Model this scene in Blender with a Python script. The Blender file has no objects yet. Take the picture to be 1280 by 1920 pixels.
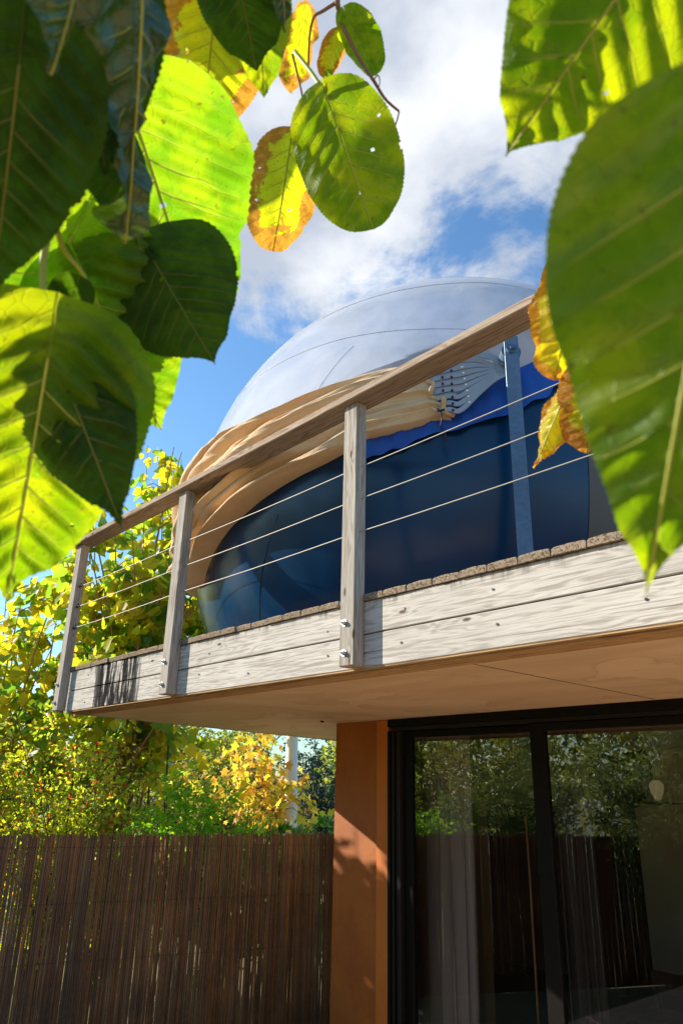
import bpy, bmesh, math, random
import numpy as np
from mathutils import Vector, Matrix, noise as mnoise
random.seed(7); rng = np.random.default_rng(11)
PI = math.pi
S = bpy.context.scene
COL = S.collection

# ------------------------------------------------------------ camera
FPX = 1382.0; TH = math.radians(20.7); RO = math.radians(1.33); HD = math.radians(48.6)
fw0 = np.array([0, math.cos(TH), math.sin(TH)]); r0 = np.array([1., 0, 0]); u0 = np.array([0, -math.sin(TH), math.cos(TH)])
rr = math.cos(RO)*r0 + math.sin(RO)*u0; uu = -math.sin(RO)*r0 + math.cos(RO)*u0
ch, sh = math.cos(HD), math.sin(HD)
RZ = np.array([[ch, -sh, 0], [sh, ch, 0], [0, 0, 1]])
CR, CU, CF = [RZ @ v for v in (rr, uu, fw0)]
CAM = np.array([0, 0, 1.85])
cd = bpy.data.cameras.new('camera'); cam = bpy.data.objects.new('camera', cd); COL.objects.link(cam)
M = Matrix([[CR[i], CU[i], -CF[i]] for i in range(3)]).to_4x4(); M.translation = Vector(CAM)
cam.matrix_world = M
cd.sensor_fit = 'HORIZONTAL'; cd.sensor_width = 24.0; cd.lens = FPX/1280*24.0
cd.clip_start = 0.02; cd.clip_end = 600
cd.dof.use_dof = True; cd.dof.focus_distance = 4.0; cd.dof.aperture_fstop = 13.0
S.camera = cam

# ------------------------------------------------------------ sun, sky, exposure
SAZ = math.radians(-72); SEL = math.radians(24)
SUN = RZ @ np.array([math.sin(SAZ)*math.cos(SEL), math.cos(SAZ)*math.cos(SEL), math.sin(SEL)])
sd = bpy.data.lights.new('sun', 'SUN'); sd.energy = 5.0; sd.angle = math.radians(0.5); sd.color = (1.0, 0.90, 0.74)
so = bpy.data.objects.new('sun', sd); COL.objects.link(so)
so.rotation_euler = Vector(SUN).to_track_quat('Z', 'Y').to_euler()
W = bpy.data.worlds.new('World'); S.world = W; W.use_nodes = True
wn = W.node_tree; wn.nodes.clear()
def NN(t, typ, **kw):
    n = t.nodes.new(typ)
    for k, v in kw.items():
        if k.startswith('i_'):
            key = k[2:]
            n.inputs[int(key) if key.isdigit() else key].default_value = v
        else: setattr(n, k, v)
    return n
def mth(t, op, a, b=None, c=None, clamp=False):
    n = t.nodes.new('ShaderNodeMath'); n.operation = op; n.use_clamp = clamp
    for i, v in enumerate((a, b, c)):
        if v is None: continue
        if isinstance(v, (int, float)): n.inputs[i].default_value = v
        else: t.links.new(v, n.inputs[i])
    return n.outputs[0]
def mix(t, fac, a, b, blend='MIX'):
    n = t.nodes.new('ShaderNodeMix'); n.data_type = 'RGBA'; n.blend_type = blend
    for sock, v in ((n.inputs[0], fac), (n.inputs[6], a), (n.inputs[7], b)):
        if isinstance(v, (int, float)): sock.default_value = v
        elif isinstance(v, (tuple, list)): sock.default_value = (*v[:3], 1)
        else: t.links.new(v, sock)
    return n.outputs[2]
def sstep(t, v, a, b, o0=0.0, o1=1.0):
    n = t.nodes.new('ShaderNodeMapRange'); n.interpolation_type = 'SMOOTHSTEP'
    t.links.new(v, n.inputs[0]); n.inputs[1].default_value = a; n.inputs[2].default_value = b
    n.inputs[3].default_value = o0; n.inputs[4].default_value = o1
    return n.outputs[0]
sky = NN(wn, 'ShaderNodeTexSky'); sky.sky_type = 'NISHITA'; sky.sun_disc = False
sky.sun_elevation = SEL; sky.sun_rotation = math.atan2(SUN[0], SUN[1]); sky.air_density = 1.25; sky.dust_density = 0.6; sky.ozone_density = 2.2
tc = NN(wn, 'ShaderNodeTexCoord'); sp = NN(wn, 'ShaderNodeSeparateXYZ'); wn.links.new(tc.outputs['Generated'], sp.inputs[0])
den = mth(wn, 'ADD', mth(wn, 'MAXIMUM', sp.outputs[2], 0.0), 0.32)
cu = mth(wn, 'DIVIDE', sp.outputs[0], den); cv = mth(wn, 'DIVIDE', sp.outputs[1], den)
cxyz = NN(wn, 'ShaderNodeCombineXYZ'); wn.links.new(cu, cxyz.inputs[0]); wn.links.new(cv, cxyz.inputs[1])
n1 = NN(wn, 'ShaderNodeTexNoise', i_Scale=1.35, i_Detail=9.0, i_Roughness=0.60, i_Distortion=0.35); n1.inputs['Scale'].default_value = 1.35
mp = NN(wn, 'ShaderNodeMapping'); mp.inputs['Location'].default_value = (0.35, 1.1, 0.0)
wn.links.new(cxyz.outputs[0], mp.inputs[0]); wn.links.new(mp.outputs[0], n1.inputs['Vector'])
n2 = NN(wn, 'ShaderNodeTexNoise', i_Scale=4.5, i_Detail=7.0, i_Roughness=0.65, i_Distortion=0.5); wn.links.new(mp.outputs[0], n2.inputs['Vector'])
# a broad cloud bank overhead and ahead, thinning out lower down
bank = Vector((-0.455, 0.420, 0.785)).normalized()
dt = NN(wn, 'ShaderNodeVectorMath', operation='DOT_PRODUCT'); wn.links.new(tc.outputs['Generated'], dt.inputs[0]); dt.inputs[1].default_value = bank
bias = sstep(wn, dt.outputs['Value'], 0.87, 0.99, -0.15, 0.15)
low = sstep(wn, sp.outputs[2], 0.10, 0.30, 0.12, 0.0)
cl = mth(wn, 'ADD', mth(wn, 'ADD', mth(wn, 'ADD', n1.outputs[0], bias), low), mth(wn, 'MULTIPLY', mth(wn, 'SUBTRACT', n2.outputs[0], 0.5), 0.42))
cmask = sstep(wn, cl, 0.51, 0.625)
n3 = NN(wn, 'ShaderNodeTexNoise', i_Scale=3.0, i_Detail=6.0, i_Roughness=0.55); wn.links.new(mp.outputs[0], n3.inputs['Vector'])
thick = sstep(wn, n3.outputs[0], 0.38, 0.62)
ccol = mix(wn, thick, (2.9, 3.25, 3.9), (5.4, 5.55, 5.8))
skyc = mix(wn, 1.0, sky.outputs[0], (0.74, 1.03, 1.26), 'MULTIPLY')
fin = mix(wn, cmask, skyc, ccol)
bg = NN(wn, 'ShaderNodeBackground', i_Strength=0.10); wn.links.new(fin, bg.inputs[0])
wo = NN(wn, 'ShaderNodeOutputWorld'); wn.links.new(bg.outputs[0], wo.inputs[0])
S.view_settings.view_transform = 'Standard'; S.view_settings.look = 'None'; S.view_settings.gamma = 1
S.view_settings.use_curve_mapping = False; S.view_settings.exposure = 0.92
try:
    S.cycles.max_bounces = 10; S.cycles.transparent_max_bounces = 24; S.cycles.caustics_reflective = False; S.cycles.sample_clamp_indirect = 6
except Exception: pass

# ------------------------------------------------------------ helpers
def ray(x, y):
    d = (x-640)/FPX*CR + (960-y)/FPX*CU + CF
    return d/np.linalg.norm(d)
def at(x, y, dist): return CAM + ray(x, y)*dist
def on_y(x, y, Y): d = ray(x, y); return CAM + d*(Y/d[1])
def on_z(x, y, Z): d = ray(x, y); return CAM + d*((Z-1.85)/d[2])
def under(x, dist, z=-0.35):
    d = ray(x, 1480); d = np.array([d[0], d[1], 0]); d /= np.linalg.norm(d); return np.array([d[0]*dist, d[1]*dist, z])

def newmat(name):
    m = bpy.data.materials.new(name); m.use_nodes = True; t = m.node_tree
    return m, t, t.nodes['Principled BSDF'], t.nodes['Material Output']
def plain(name, col, rough=0.6, metal=0.0, var=0.12, scale=30.0, bump=0.0, spec=0.5, coat=0.0):
    m, t, b, o = newmat(name)
    tcn = NN(t, 'ShaderNodeTexCoord'); n = NN(t, 'ShaderNodeTexNoise', i_Scale=scale, i_Detail=6.0, i_Roughness=0.6)
    t.links.new(tcn.outputs['Object'], n.inputs['Vector'])
    c = mix(t, n.outputs[0], [v*(1-var) for v in col], [min(1, v*(1+var)) for v in col])
    t.links.new(c, b.inputs['Base Color']); b.inputs['Roughness'].default_value = rough; b.inputs['Metallic'].default_value = metal
    b.inputs['Specular IOR Level'].default_value = spec; b.inputs['Coat Weight'].default_value = coat
    if bump:
        bp = NN(t, 'ShaderNodeBump', i_Strength=0.5, i_Distance=bump); t.links.new(n.outputs[0], bp.inputs['Height']); t.links.new(bp.outputs[0], b.inputs['Normal'])
    return m
def wood(name, light, dark, axis=0, rough=0.75, stain=False, knots=True, grainscale=1.0):
    """weathered timber, grain along the given world axis"""
    m, t, b, o = newmat(name)
    g = NN(t, 'ShaderNodeNewGeometry'); oi = NN(t, 'ShaderNodeObjectInfo')
    off = NN(t, 'ShaderNodeVectorMath', operation='ADD'); t.links.new(g.outputs['Position'], off.inputs[0])
    cx = NN(t, 'ShaderNodeCombineXYZ'); r_ = mth(t, 'MULTIPLY', oi.outputs['Random'], 37.0)
    for i in range(3): t.links.new(r_, cx.inputs[i])
    t.links.new(cx.outputs[0], off.inputs[1])
    def scaled(k_along, k_across):
        v = NN(t, 'ShaderNodeVectorMath', operation='MULTIPLY'); t.links.new(off.outputs[0], v.inputs[0])
        s = [k_across]*3; s[axis] = k_along; v.inputs[1].default_value = s; return v.outputs[0]
    # knots bend the grain
    vor = NN(t, 'ShaderNodeTexVoronoi', i_Scale=1.0); t.links.new(scaled(4.0, 11.0), vor.inputs['Vector'])
    kd = sstep(t, vor.outputs['Distance'], 0.0, 0.45, 1.0, 0.0)
    wv = NN(t, 'ShaderNodeTexNoise', i_Scale=1.0, i_Detail=3.0, i_Roughness=0.5); t.links.new(scaled(1.2*grainscale, 16.0*grainscale), wv.inputs['Vector'])
    rings = mth(t, 'SINE', mth(t, 'ADD', mth(t, 'MULTIPLY', wv.outputs[0], 75.0), mth(t, 'MULTIPLY', kd, 7.0 if knots else 0.0)))
    fine = NN(t, 'ShaderNodeTexNoise', i_Scale=1.0, i_Detail=8.0, i_Roughness=0.75); t.links.new(scaled(2.2, 95.0), fine.inputs['Vector'])
    blot = NN(t, 'ShaderNodeTexNoise', i_Scale=1.0, i_Detail=4.0); t.links.new(scaled(2.0, 5.0), blot.inputs['Vector'])
    h = mth(t, 'ADD', mth(t, 'MULTIPLY', rings, 0.075), fine.outputs[0])
    c = mix(t, sstep(t, h, 0.34, 0.58), dark, light)
    crk = NN(t, 'ShaderNodeTexNoise', i_Scale=1.0, i_Detail=3.0, i_Roughness=0.5); t.links.new(scaled(1.3, 60.0), crk.inputs['Vector'])
    c = mix(t, sstep(t, crk.outputs[0], 0.64, 0.70, 0, 0.7), c, [v*0.35 for v in dark])
    c = mix(t, sstep(t, blot.outputs[0], 0.35, 0.7, 0.0, 0.4), c, [v*0.72 for v in light])
    if knots:
        kc = sstep(t, vor.outputs['Distance'], 0.05, 0.12, 0.85, 0.0)
        c = mix(t, kc, c, (0.09, 0.055, 0.035))
    if stain:   # black mould streaks running down the boards between the first two posts
        sx = NN(t, 'ShaderNodeSeparateXYZ'); t.links.new(g.outputs['Position'], sx.inputs[0])
        v = NN(t, 'ShaderNodeVectorMath', operation='MULTIPLY'); t.links.new(g.outputs['Position'], v.inputs[0]); v.inputs[1].default_value = (16, 16, 2.2)
        sn = NN(t, 'ShaderNodeTexNoise', i_Scale=1.0, i_Detail=6.0, i_Roughness=0.7); t.links.new(v.outputs[0], sn.inputs['Vector'])
        w1 = mth(t, 'MULTIPLY', sstep(t, sx.outputs[0], -5.40, -5.08), sstep(t, sx.outputs[0], -4.62, -4.30, 1.0, 0.0))
        s_ = sstep(t, mth(t, 'SUBTRACT', mth(t, 'ADD', sn.outputs[0], mth(t, 'MULTIPLY', w1, 0.30)), 0.30), 0.40, 0.50); s_ = mth(t, 'MULTIPLY', s_, w1)
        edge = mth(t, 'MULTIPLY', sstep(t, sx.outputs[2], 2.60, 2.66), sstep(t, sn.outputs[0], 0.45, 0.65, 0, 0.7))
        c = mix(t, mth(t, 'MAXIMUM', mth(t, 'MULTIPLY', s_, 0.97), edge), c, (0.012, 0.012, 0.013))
    t.links.new(c, b.inputs['Base Color']); b.inputs['Roughness'].default_value = 0.9; b.inputs['Specular IOR Level'].default_value = 0.0
    bp = NN(t, 'ShaderNodeBump', i_Strength=0.7, i_Distance=0.003); t.links.new(h, bp.inputs['Height']); t.links.new(bp.outputs[0], b.inputs['Normal'])
    return m

def link(o, parent=None):
    COL.objects.link(o)
    if parent is not None: o.parent = parent
    return o
def tag(o, label=None, cat=None, group=None, kind=None):
    if label: o['label'] = label
    if cat: o['category'] = cat
    if group: o['group'] = group
    if kind: o['kind'] = kind
    return o
def empty(name, loc=(0, 0, 0)):
    o = bpy.data.objects.new(name, None); o.empty_display_size = 0.1; o.location = Vector([float(v) for v in loc]); COL.objects.link(o); return o
def obj(name, me, mat=None, parent=None, smooth=False, loc=None):
    """mesh coordinates are world ones; a parented piece is shifted back by its thing's place"""
    if isinstance(me, bmesh.types.BMesh):
        b = me; me = bpy.data.meshes.new(name); b.to_mesh(me); b.free()
    if mat and not me.materials: me.materials.append(mat)
    if smooth: me.polygons.foreach_set('use_smooth', [True]*len(me.polygons))
    o = bpy.data.objects.new(name, me); COL.objects.link(o)
    if parent is not None:
        o.parent = parent
        w = Vector((0, 0, 0)); p = parent
        while p is not None: w += p.location; p = p.parent
        o.location = (Vector(loc) if loc is not None else Vector((0, 0, 0))) - w
    elif loc is not None: o.location = Vector(loc)
    return o
def box(bm, x0, x1, y0, y1, z0, z1, bev=0.0):
    vs = [bm.verts.new((x, y, z)) for x in (x0, x1) for y in (y0, y1) for z in (z0, z1)]
    F = [(0, 1, 3, 2), (4, 6, 7, 5), (0, 4, 5, 1), (2, 3, 7, 6), (0, 2, 6, 4), (1, 5, 7, 3)]
    fs = [bm.faces.new([vs[i] for i in f]) for f in F]
    if bev:
        es = list({e for f in fs for e in f.edges}); bmesh.ops.bevel(bm, geom=es, offset=bev, segments=1, affect='EDGES', profile=0.5)
def boxo(name, x0, x1, y0, y1, z0, z1, mat, parent=None, bev=0.0):
    bm = bmesh.new(); box(bm, x0, x1, y0, y1, z0, z1, bev); return obj(name, bm, mat, parent)
def mesh_from(name, V, F):
    me = bpy.data.meshes.new(name); me.from_pydata([tuple(v) for v in V], [], F); me.update(); return me
def mesh_np(name, V, faces_flat, sizes):
    me = bpy.data.meshes.new(name); n = len(V)
    me.vertices.add(n); me.vertices.foreach_set('co', np.asarray(V, dtype=np.float32).ravel())
    me.loops.add(len(faces_flat)); me.loops.foreach_set('vertex_index', np.asarray(faces_flat, dtype=np.int32))
    me.polygons.add(len(sizes)); st = np.concatenate([[0], np.cumsum(sizes)[:-1]]).astype(np.int32)
    me.polygons.foreach_set('loop_start', st); me.update(calc_edges=True); me.validate(); return me
def tubes(name, lines, mat, parent=None, sides=6, smooth=True, kind=None):
    """lines: list of (points Nx3, radii N)"""
    Vs = []; Fs = []; off = 0
    for P, Rr in lines:
        P = np.asarray(P, float); n = len(P); Rr = np.broadcast_to(np.asarray(Rr, float), (n,))
        T = np.gradient(P, axis=0); T /= (np.linalg.norm(T, axis=1, keepdims=True)+1e-9)
        up = np.array([0, 0, 1.]) if abs(T[0][2]) < 0.9 else np.array([1., 0, 0])
        A = np.cross(T, up); A /= (np.linalg.norm(A, axis=1, keepdims=True)+1e-9); B = np.cross(T, A)
        ang = np.linspace(0, 2*PI, sides, endpoint=False)
        ring = P[:, None, :] + Rr[:, None, None]*(np.cos(ang)[None, :, None]*A[:, None, :] + np.sin(ang)[None, :, None]*B[:, None, :])
        Vs.append(ring.reshape(-1, 3))
        for i in range(n-1):
            for k in range(sides):
                k2 = (k+1) % sides
                Fs.append((off+i*sides+k, off+i*sides+k2, off+(i+1)*sides+k2, off+(i+1)*sides+k))
        Fs.append(tuple(off+k for k in range(sides))[::-1]); Fs.append(tuple(off+(n-1)*sides+k for k in range(sides)))
        off += n*sides
    me = mesh_from(name, np.concatenate(Vs), Fs); o = obj(name, me, mat, parent, smooth)
    if kind: o['kind'] = kind
    return o
def smooth_line(pts, n=12):
    pts = np.asarray(pts, float); d = np.concatenate([[0], np.cumsum(np.linalg.norm(np.diff(pts, axis=0), axis=1))]); m = len(pts)
    if m == 2:
        u = np.linspace(0, 1, n)[:, None]; return pts[0]*(1-u)+pts[1]*u
    ts = np.linspace(0, m-1.0001, n); out = []
    for tt in ts:
        i = int(tt); f = tt-i; p0 = pts[max(i-1, 0)]; p1 = pts[i]; p2 = pts[min(i+1, m-1)]; p3 = pts[min(i+2, m-1)]
        out.append(0.5*((2*p1)+(-p0+p2)*f+(2*p0-5*p1+4*p2-p3)*f*f+(-p0+3*p1-3*p2+p3)*f**3))
    return np.array(out)

# ------------------------------------------------------------ materials
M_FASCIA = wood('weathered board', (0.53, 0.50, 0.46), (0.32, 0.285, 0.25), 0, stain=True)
M_POST = wood('weathered post', (0.42, 0.385, 0.345), (0.23, 0.195, 0.165), 2)
M_RAIL = wood('weathered rail', (0.42, 0.335, 0.265), (0.22, 0.155, 0.11), 0)
M_DECK = wood('deck board end', (0.30, 0.235, 0.17), (0.06, 0.042, 0.03), 1, knots=False)
M_STRIP = wood('raw timber strip', (0.50, 0.34, 0.19), (0.27, 0.17, 0.09), 0, knots=False)
M_STEEL = plain('brushed steel', (0.55, 0.55, 0.54), 0.35, 1.0)
M_BRACKET = plain('painted bracket', (0.34, 0.36, 0.38), 0.45, 0.25, 0.10, 20)
M_DARKMETAL = plain('dark metal', (0.05, 0.045, 0.04), 0.4, 0.8)
M_GALV = plain('galvanised', (0.10, 0.16, 0.24), 0.4, 0.35, 0.5, 45)
M_BLACK = plain('black aluminium', (0.004, 0.0035, 0.003), 0.5, 0.0, 0.1, 30, 0, 0.15)
M_BLACK2 = plain('charcoal seal', (0.014, 0.013, 0.012), 0.5, 0, .1, 30, 0, .2)
M_CABLE = plain('steel cable', (0.36, 0.33, 0.29), 0.5, 0.2)
M_CORD = plain('black cord', (0.015, 0.015, 0.015), 0.7)

def mat_soffit():
    m, t, b, o = newmat('soffit board'); g = NN(t, 'ShaderNodeNewGeometry')
    n = NN(t, 'ShaderNodeTexNoise', i_Scale=1.0, i_Detail=7.0, i_Roughness=0.62, i_Distortion=0.8)
    v = NN(t, 'ShaderNodeVectorMath', operation='MULTIPLY'); t.links.new(g.outputs['Position'], v.inputs[0]); v.inputs[1].default_value = (1.1, 3.2, 1)
    t.links.new(v.outputs[0], n.inputs['Vector'])
    n2 = NN(t, 'ShaderNodeTexNoise', i_Scale=0.9, i_Detail=4.0, i_Distortion=1.2); t.links.new(g.outputs['Position'], n2.inputs['Vector'])
    c = mix(t, sstep(t, n.outputs[0], 0.3, 0.7), (0.60, 0.45, 0.30), (0.74, 0.58, 0.42))
    ring = mth(t, 'MULTIPLY', sstep(t, n2.outputs[0], 0.55, 0.58), 0.5)
    c = mix(t, ring, c, (0.80, 0.64, 0.48))
    e1 = mth(t, 'MULTIPLY', sstep(t, n2.outputs[0], 0.535, 0.55), sstep(t, n2.outputs[0], 0.555, 0.565, 0.5, 0.0))
    c = mix(t, mth(t, 'MULTIPLY', e1, 0.5), c, (0.38, 0.27, 0.17))
    n4 = NN(t, 'ShaderNodeTexNoise', i_Scale=70.0, i_Detail=4.0); t.links.new(g.outputs['Position'], n4.inputs['Vector'])
    c = mix(t, sstep(t, n4.outputs[0], 0.66, 0.74, 0, 0.5), c, (0.16, 0.10, 0.06))
    # board joint
    sx = NN(t, 'ShaderNodeSeparateXYZ'); t.links.new(g.outputs['Position'], sx.inputs[0])
    t.links.new(c, b.inputs['Base Color']); b.inputs['Roughness'].default_value = 0.55
    bp = NN(t, 'ShaderNodeBump', i_Strength=0.25, i_Distance=0.01); t.links.new(n.outputs[0], bp.inputs['Height']); t.links.new(bp.outputs[0], b.inputs['Normal'])
    return m
M_SOFFIT = mat_soffit()
def mat_stucco(name, c1, c2, c3):
    m, t, b, o = newmat(name); g = NN(t, 'ShaderNodeNewGeometry')
    n = NN(t, 'ShaderNodeTexNoise', i_Scale=2.2, i_Detail=6.0, i_Roughness=0.6, i_Distortion=0.6); t.links.new(g.outputs['Position'], n.inputs['Vector'])
    f = NN(t, 'ShaderNodeTexNoise', i_Scale=120.0, i_Detail=3.0); t.links.new(g.outputs['Position'], f.inputs['Vector'])
    k = NN(t, 'ShaderNodeTexNoise', i_Scale=14.0, i_Detail=5.0, i_Roughness=0.7); t.links.new(g.outputs['Position'], k.inputs['Vector'])
    c = mix(t, sstep(t, n.outputs[0], 0.32, 0.68), c1, c2); c = mix(t, sstep(t, k.outputs[0], 0.5, 0.75, 0, 0.6), c, c3)
    c = mix(t, sstep(t, f.outputs[0], 0.70, 0.78, 0, 0.5), c, [min(1, v*2.0) for v in c2])
    t.links.new(c, b.inputs['Base Color']); b.inputs['Roughness'].default_value = 0.5
    bp = NN(t, 'ShaderNodeBump', i_Strength=0.5, i_Distance=0.003); t.links.new(mth(t, 'ADD', f.outputs[0], k.outputs[0]), bp.inputs['Height']); t.links.new(bp.outputs[0], b.inputs['Normal'])
    return m
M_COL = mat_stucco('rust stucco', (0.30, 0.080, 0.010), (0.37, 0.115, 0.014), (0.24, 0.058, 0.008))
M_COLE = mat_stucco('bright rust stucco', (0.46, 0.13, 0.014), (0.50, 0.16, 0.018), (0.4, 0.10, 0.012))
M_PLASTER = plain('room plaster', (0.68, 0.58, 0.40), 0.8, 0, 0.06, 2)
M_PAVE = mat_stucco('terracotta paving', (0.60, 0.36, 0.19), (0.66, 0.44, 0.26), (0.52, 0.30, 0.16))
M_SOIL = mat_stucco('garden soil', (0.22, 0.19, 0.08), (0.30, 0.26, 0.12), (0.15, 0.15, 0.05))

def mat_dome():
    m, t, b, o = newmat('pale dome film'); g = NN(t, 'ShaderNodeNewGeometry')
    v = NN(t, 'ShaderNodeVectorMath', operation='MULTIPLY'); t.links.new(g.outputs['Position'], v.inputs[0]); v.inputs[1].default_value = (1.0, 1.0, 0.8)
    n = NN(t, 'ShaderNodeTexNoise', i_Scale=0.9, i_Detail=5.0, i_Roughness=0.55, i_Distortion=0.8); t.links.new(v.outputs[0], n.inputs['Vector'])
    w = NN(t, 'ShaderNodeTexNoise', i_Scale=2.5, i_Detail=3.0); t.links.new(v.outputs[0], w.inputs['Vector'])
    c = mix(t, sstep(t, n.outputs[0], 0.35, 0.65), (0.74, 0.76, 0.85), (0.86, 0.86, 0.91))
    t.links.new(c, b.inputs['Base Color']); b.inputs['Roughness'].default_value = 0.20
    b.inputs['Coat Weight'].default_value = 0.8; b.inputs['Coat Roughness'].default_value = 0.06
    bp = NN(t, 'ShaderNodeBump', i_Strength=0.35, i_Distance=0.05); t.links.new(w.outputs[0], bp.inputs['Height']); t.links.new(bp.outputs[0], b.inputs['Normal']); t.links.new(bp.outputs[0], b.inputs['Coat Normal'])
    tr = NN(t, 'ShaderNodeBsdfTranslucent'); tr.inputs[0].default_value = (0.90, 0.92, 0.98, 1)
    mx = NN(t, 'ShaderNodeMixShader', i_0=0.5); t.links.new(b.outputs[0], mx.inputs[1]); t.links.new(tr.outputs[0], mx.inputs[2])
    tp = NN(t, 'ShaderNodeBsdfTransparent'); tp.inputs[0].default_value = (0.93, 0.96, 1.0, 1)
    st = NN(t, 'ShaderNodeTexNoise', i_Scale=1.6, i_Detail=5.0, i_Distortion=1.5); t.links.new(v.outputs[0], st.inputs['Vector'])
    m2 = NN(t, 'ShaderNodeMixShader'); t.links.new(sstep(t, st.outputs[0], 0.3, 0.7, 0.52, 0.30), m2.inputs[0]); t.links.new(mx.outputs[0], m2.inputs[1]); t.links.new(tp.outputs[0], m2.inputs[2]); t.links.new(m2.outputs[0], o.inputs[0])
    return m
M_DOME = mat_dome()
def mat_navy(name, c1, c2, rough=0.3):
    m, t, b, o = newmat(name); g = NN(t, 'ShaderNodeNewGeometry')
    n = NN(t, 'ShaderNodeTexNoise', i_Scale=1.3, i_Detail=4.0, i_Distortion=0.5); t.links.new(g.outputs['Position'], n.inputs['Vector'])
    f = NN(t, 'ShaderNodeTexNoise', i_Scale=26.0, i_Detail=6.0, i_Roughness=0.75); t.links.new(g.outputs['Position'], f.inputs['Vector'])
    c = mix(t, sstep(t, n.outputs[0], 0.35, 0.65), c1, c2)
    c = mix(t, sstep(t, f.outputs[0], 0.70, 0.85, 0, 0.04), c, (0.12, 0.20, 0.32))
    t.links.new(c, b.inputs['Base Color'])
    t.links.new(sstep(t, n.outputs[0], 0.3, 0.8, rough-0.03, rough+0.08), b.inputs['Roughness']); b.inputs['Specular IOR Level'].default_value = 0.38
    w = NN(t, 'ShaderNodeTexNoise', i_Scale=2.0, i_Detail=2.0); t.links.new(g.outputs['Position'], w.inputs['Vector'])
    bp = NN(t, 'ShaderNodeBump', i_Strength=0.25, i_Distance=0.05); t.links.new(w.outputs[0], bp.inputs['Height']); t.links.new(bp.outputs[0], b.inputs['Normal'])
    return m
M_NAVY = mat_navy('navy film', (0.001, 0.024, 0.075), (0.001, 0.040, 0.115), 0.22)
M_SKIRT = mat_navy('royal blue film', (0.012, 0.06, 0.30), (0.02, 0.10, 0.42), 0.3)
M_GREY = mat_navy('grey brown film', (0.09, 0.075, 0.068), (0.12, 0.10, 0.09), 0.45)
def mat_fabric():
    m, t, b, o = newmat('sand canvas'); g = NN(t, 'ShaderNodeNewGeometry')
    n = NN(t, 'ShaderNodeTexNoise', i_Scale=4.0, i_Detail=6.0, i_Roughness=0.6); t.links.new(g.outputs['Position'], n.inputs['Vector'])
    f = NN(t, 'ShaderNodeTexNoise', i_Scale=260.0, i_Detail=2.0); t.links.new(g.outputs['Position'], f.inputs['Vector'])
    k = NN(t, 'ShaderNodeTexNoise', i_Scale=22.0, i_Detail=6.0, i_Roughness=0.7, i_Distortion=1.0); t.links.new(g.outputs['Position'], k.inputs['Vector'])
    c = mix(t, sstep(t, n.outputs[0], 0.3, 0.7), (0.66, 0.42, 0.22), (0.77, 0.53, 0.30)); c = mix(t, sstep(t, f.outputs[0], 0.4, 0.6, 0, 0.18), c, (0.9, 0.7, 0.45)); c = mix(t, sstep(t, k.outputs[0], 0.55, 0.75, 0, 0.35), c, (0.50, 0.33, 0.18))
    t.links.new(c, b.inputs['Base Color']); b.inputs['Roughness'].default_value = 0.85; b.inputs['Sheen Weight'].default_value = 0.2
    bp = NN(t, 'ShaderNodeBump', i_Strength=0.5, i_Distance=0.012); t.links.new(mth(t, 'ADD', k.outputs[0], mth(t, 'MULTIPLY', f.outputs[0], 0.15)), bp.inputs['Height']); t.links.new(bp.outputs[0], b.inputs['Normal'])
    tr = NN(t, 'ShaderNodeBsdfTranslucent'); tr.inputs[0].default_value = (0.8, 0.5, 0.22, 1)
    mx = NN(t, 'ShaderNodeMixShader', i_0=0.15); t.links.new(b.outputs[0], mx.inputs[1]); t.links.new(tr.outputs[0], mx.inputs[2]); t.links.new(mx.outputs[0], o.inputs[0])
    return m
M_FABRIC = mat_fabric()
def mat_glass(name='window glass', f0=1.0):
    m, t, b, o = newmat(name); t.nodes.remove(b)
    gl = NN(t, 'ShaderNodeBsdfGlossy', i_Roughness=0.0); gl.inputs[0].default_value = (1, 1, 1, 1)
    tp = NN(t, 'ShaderNodeBsdfTransparent'); tp.inputs[0].default_value = (0.90, 0.91, 0.88, 1)
    fr = NN(t, 'ShaderNodeFresnel', i_IOR=1.52); fac = mth(t, 'MULTIPLY', fr.outputs[0], 2.5*f0, clamp=True)
    mx = NN(t, 'ShaderNodeMixShader'); t.links.new(fac, mx.inputs[0]); t.links.new(tp.outputs[0], mx.inputs[1]); t.links.new(gl.outputs[0], mx.inputs[2]); t.links.new(mx.outputs[0], o.inputs[0])
    return m
M_GLASS = mat_glass()

def mat_cloudleaf(name, cols, trans, tfac=0.5, rough=0.45):
    """many small leaves: colour differs from leaf to leaf"""
    m, t, b, o = newmat(name); g = NN(t, 'ShaderNodeNewGeometry'); oi = NN(t, 'ShaderNodeObjectInfo')
    r_ = mth(t, 'FRACT', mth(t, 'ADD', g.outputs['Random Per Island'], mth(t, 'MULTIPLY', oi.outputs['Random'], 3.17)))
    ra = NN(t, 'ShaderNodeValToRGB'); ra.color_ramp.interpolation = 'LINEAR'; t.links.new(r_, ra.inputs[0])
    rb = NN(t, 'ShaderNodeValToRGB'); t.links.new(r_, rb.inputs[0])
    for R_, cc in ((ra, cols), (rb, trans)):
        cr = R_.color_ramp
        while len(cr.elements) < len(cc): cr.elements.new(0.5)
        for i, (p_, c_) in enumerate(cc): cr.elements[i].position = p_; cr.elements[i].color = (*c_, 1)
    t.links.new(ra.outputs[0], b.inputs['Base Color']); b.inputs['Roughness'].default_value = rough; b.inputs['Specular IOR Level'].default_value = 0.35
    tr = NN(t, 'ShaderNodeBsdfTranslucent'); t.links.new(rb.outputs[0], tr.inputs[0])
    mx = NN(t, 'ShaderNodeMixShader', i_0=tfac); t.links.new(b.outputs[0], mx.inputs[1]); t.links.new(tr.outputs[0], mx.inputs[2]); t.links.new(mx.outputs[0], o.inputs[0])
    return m
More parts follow.
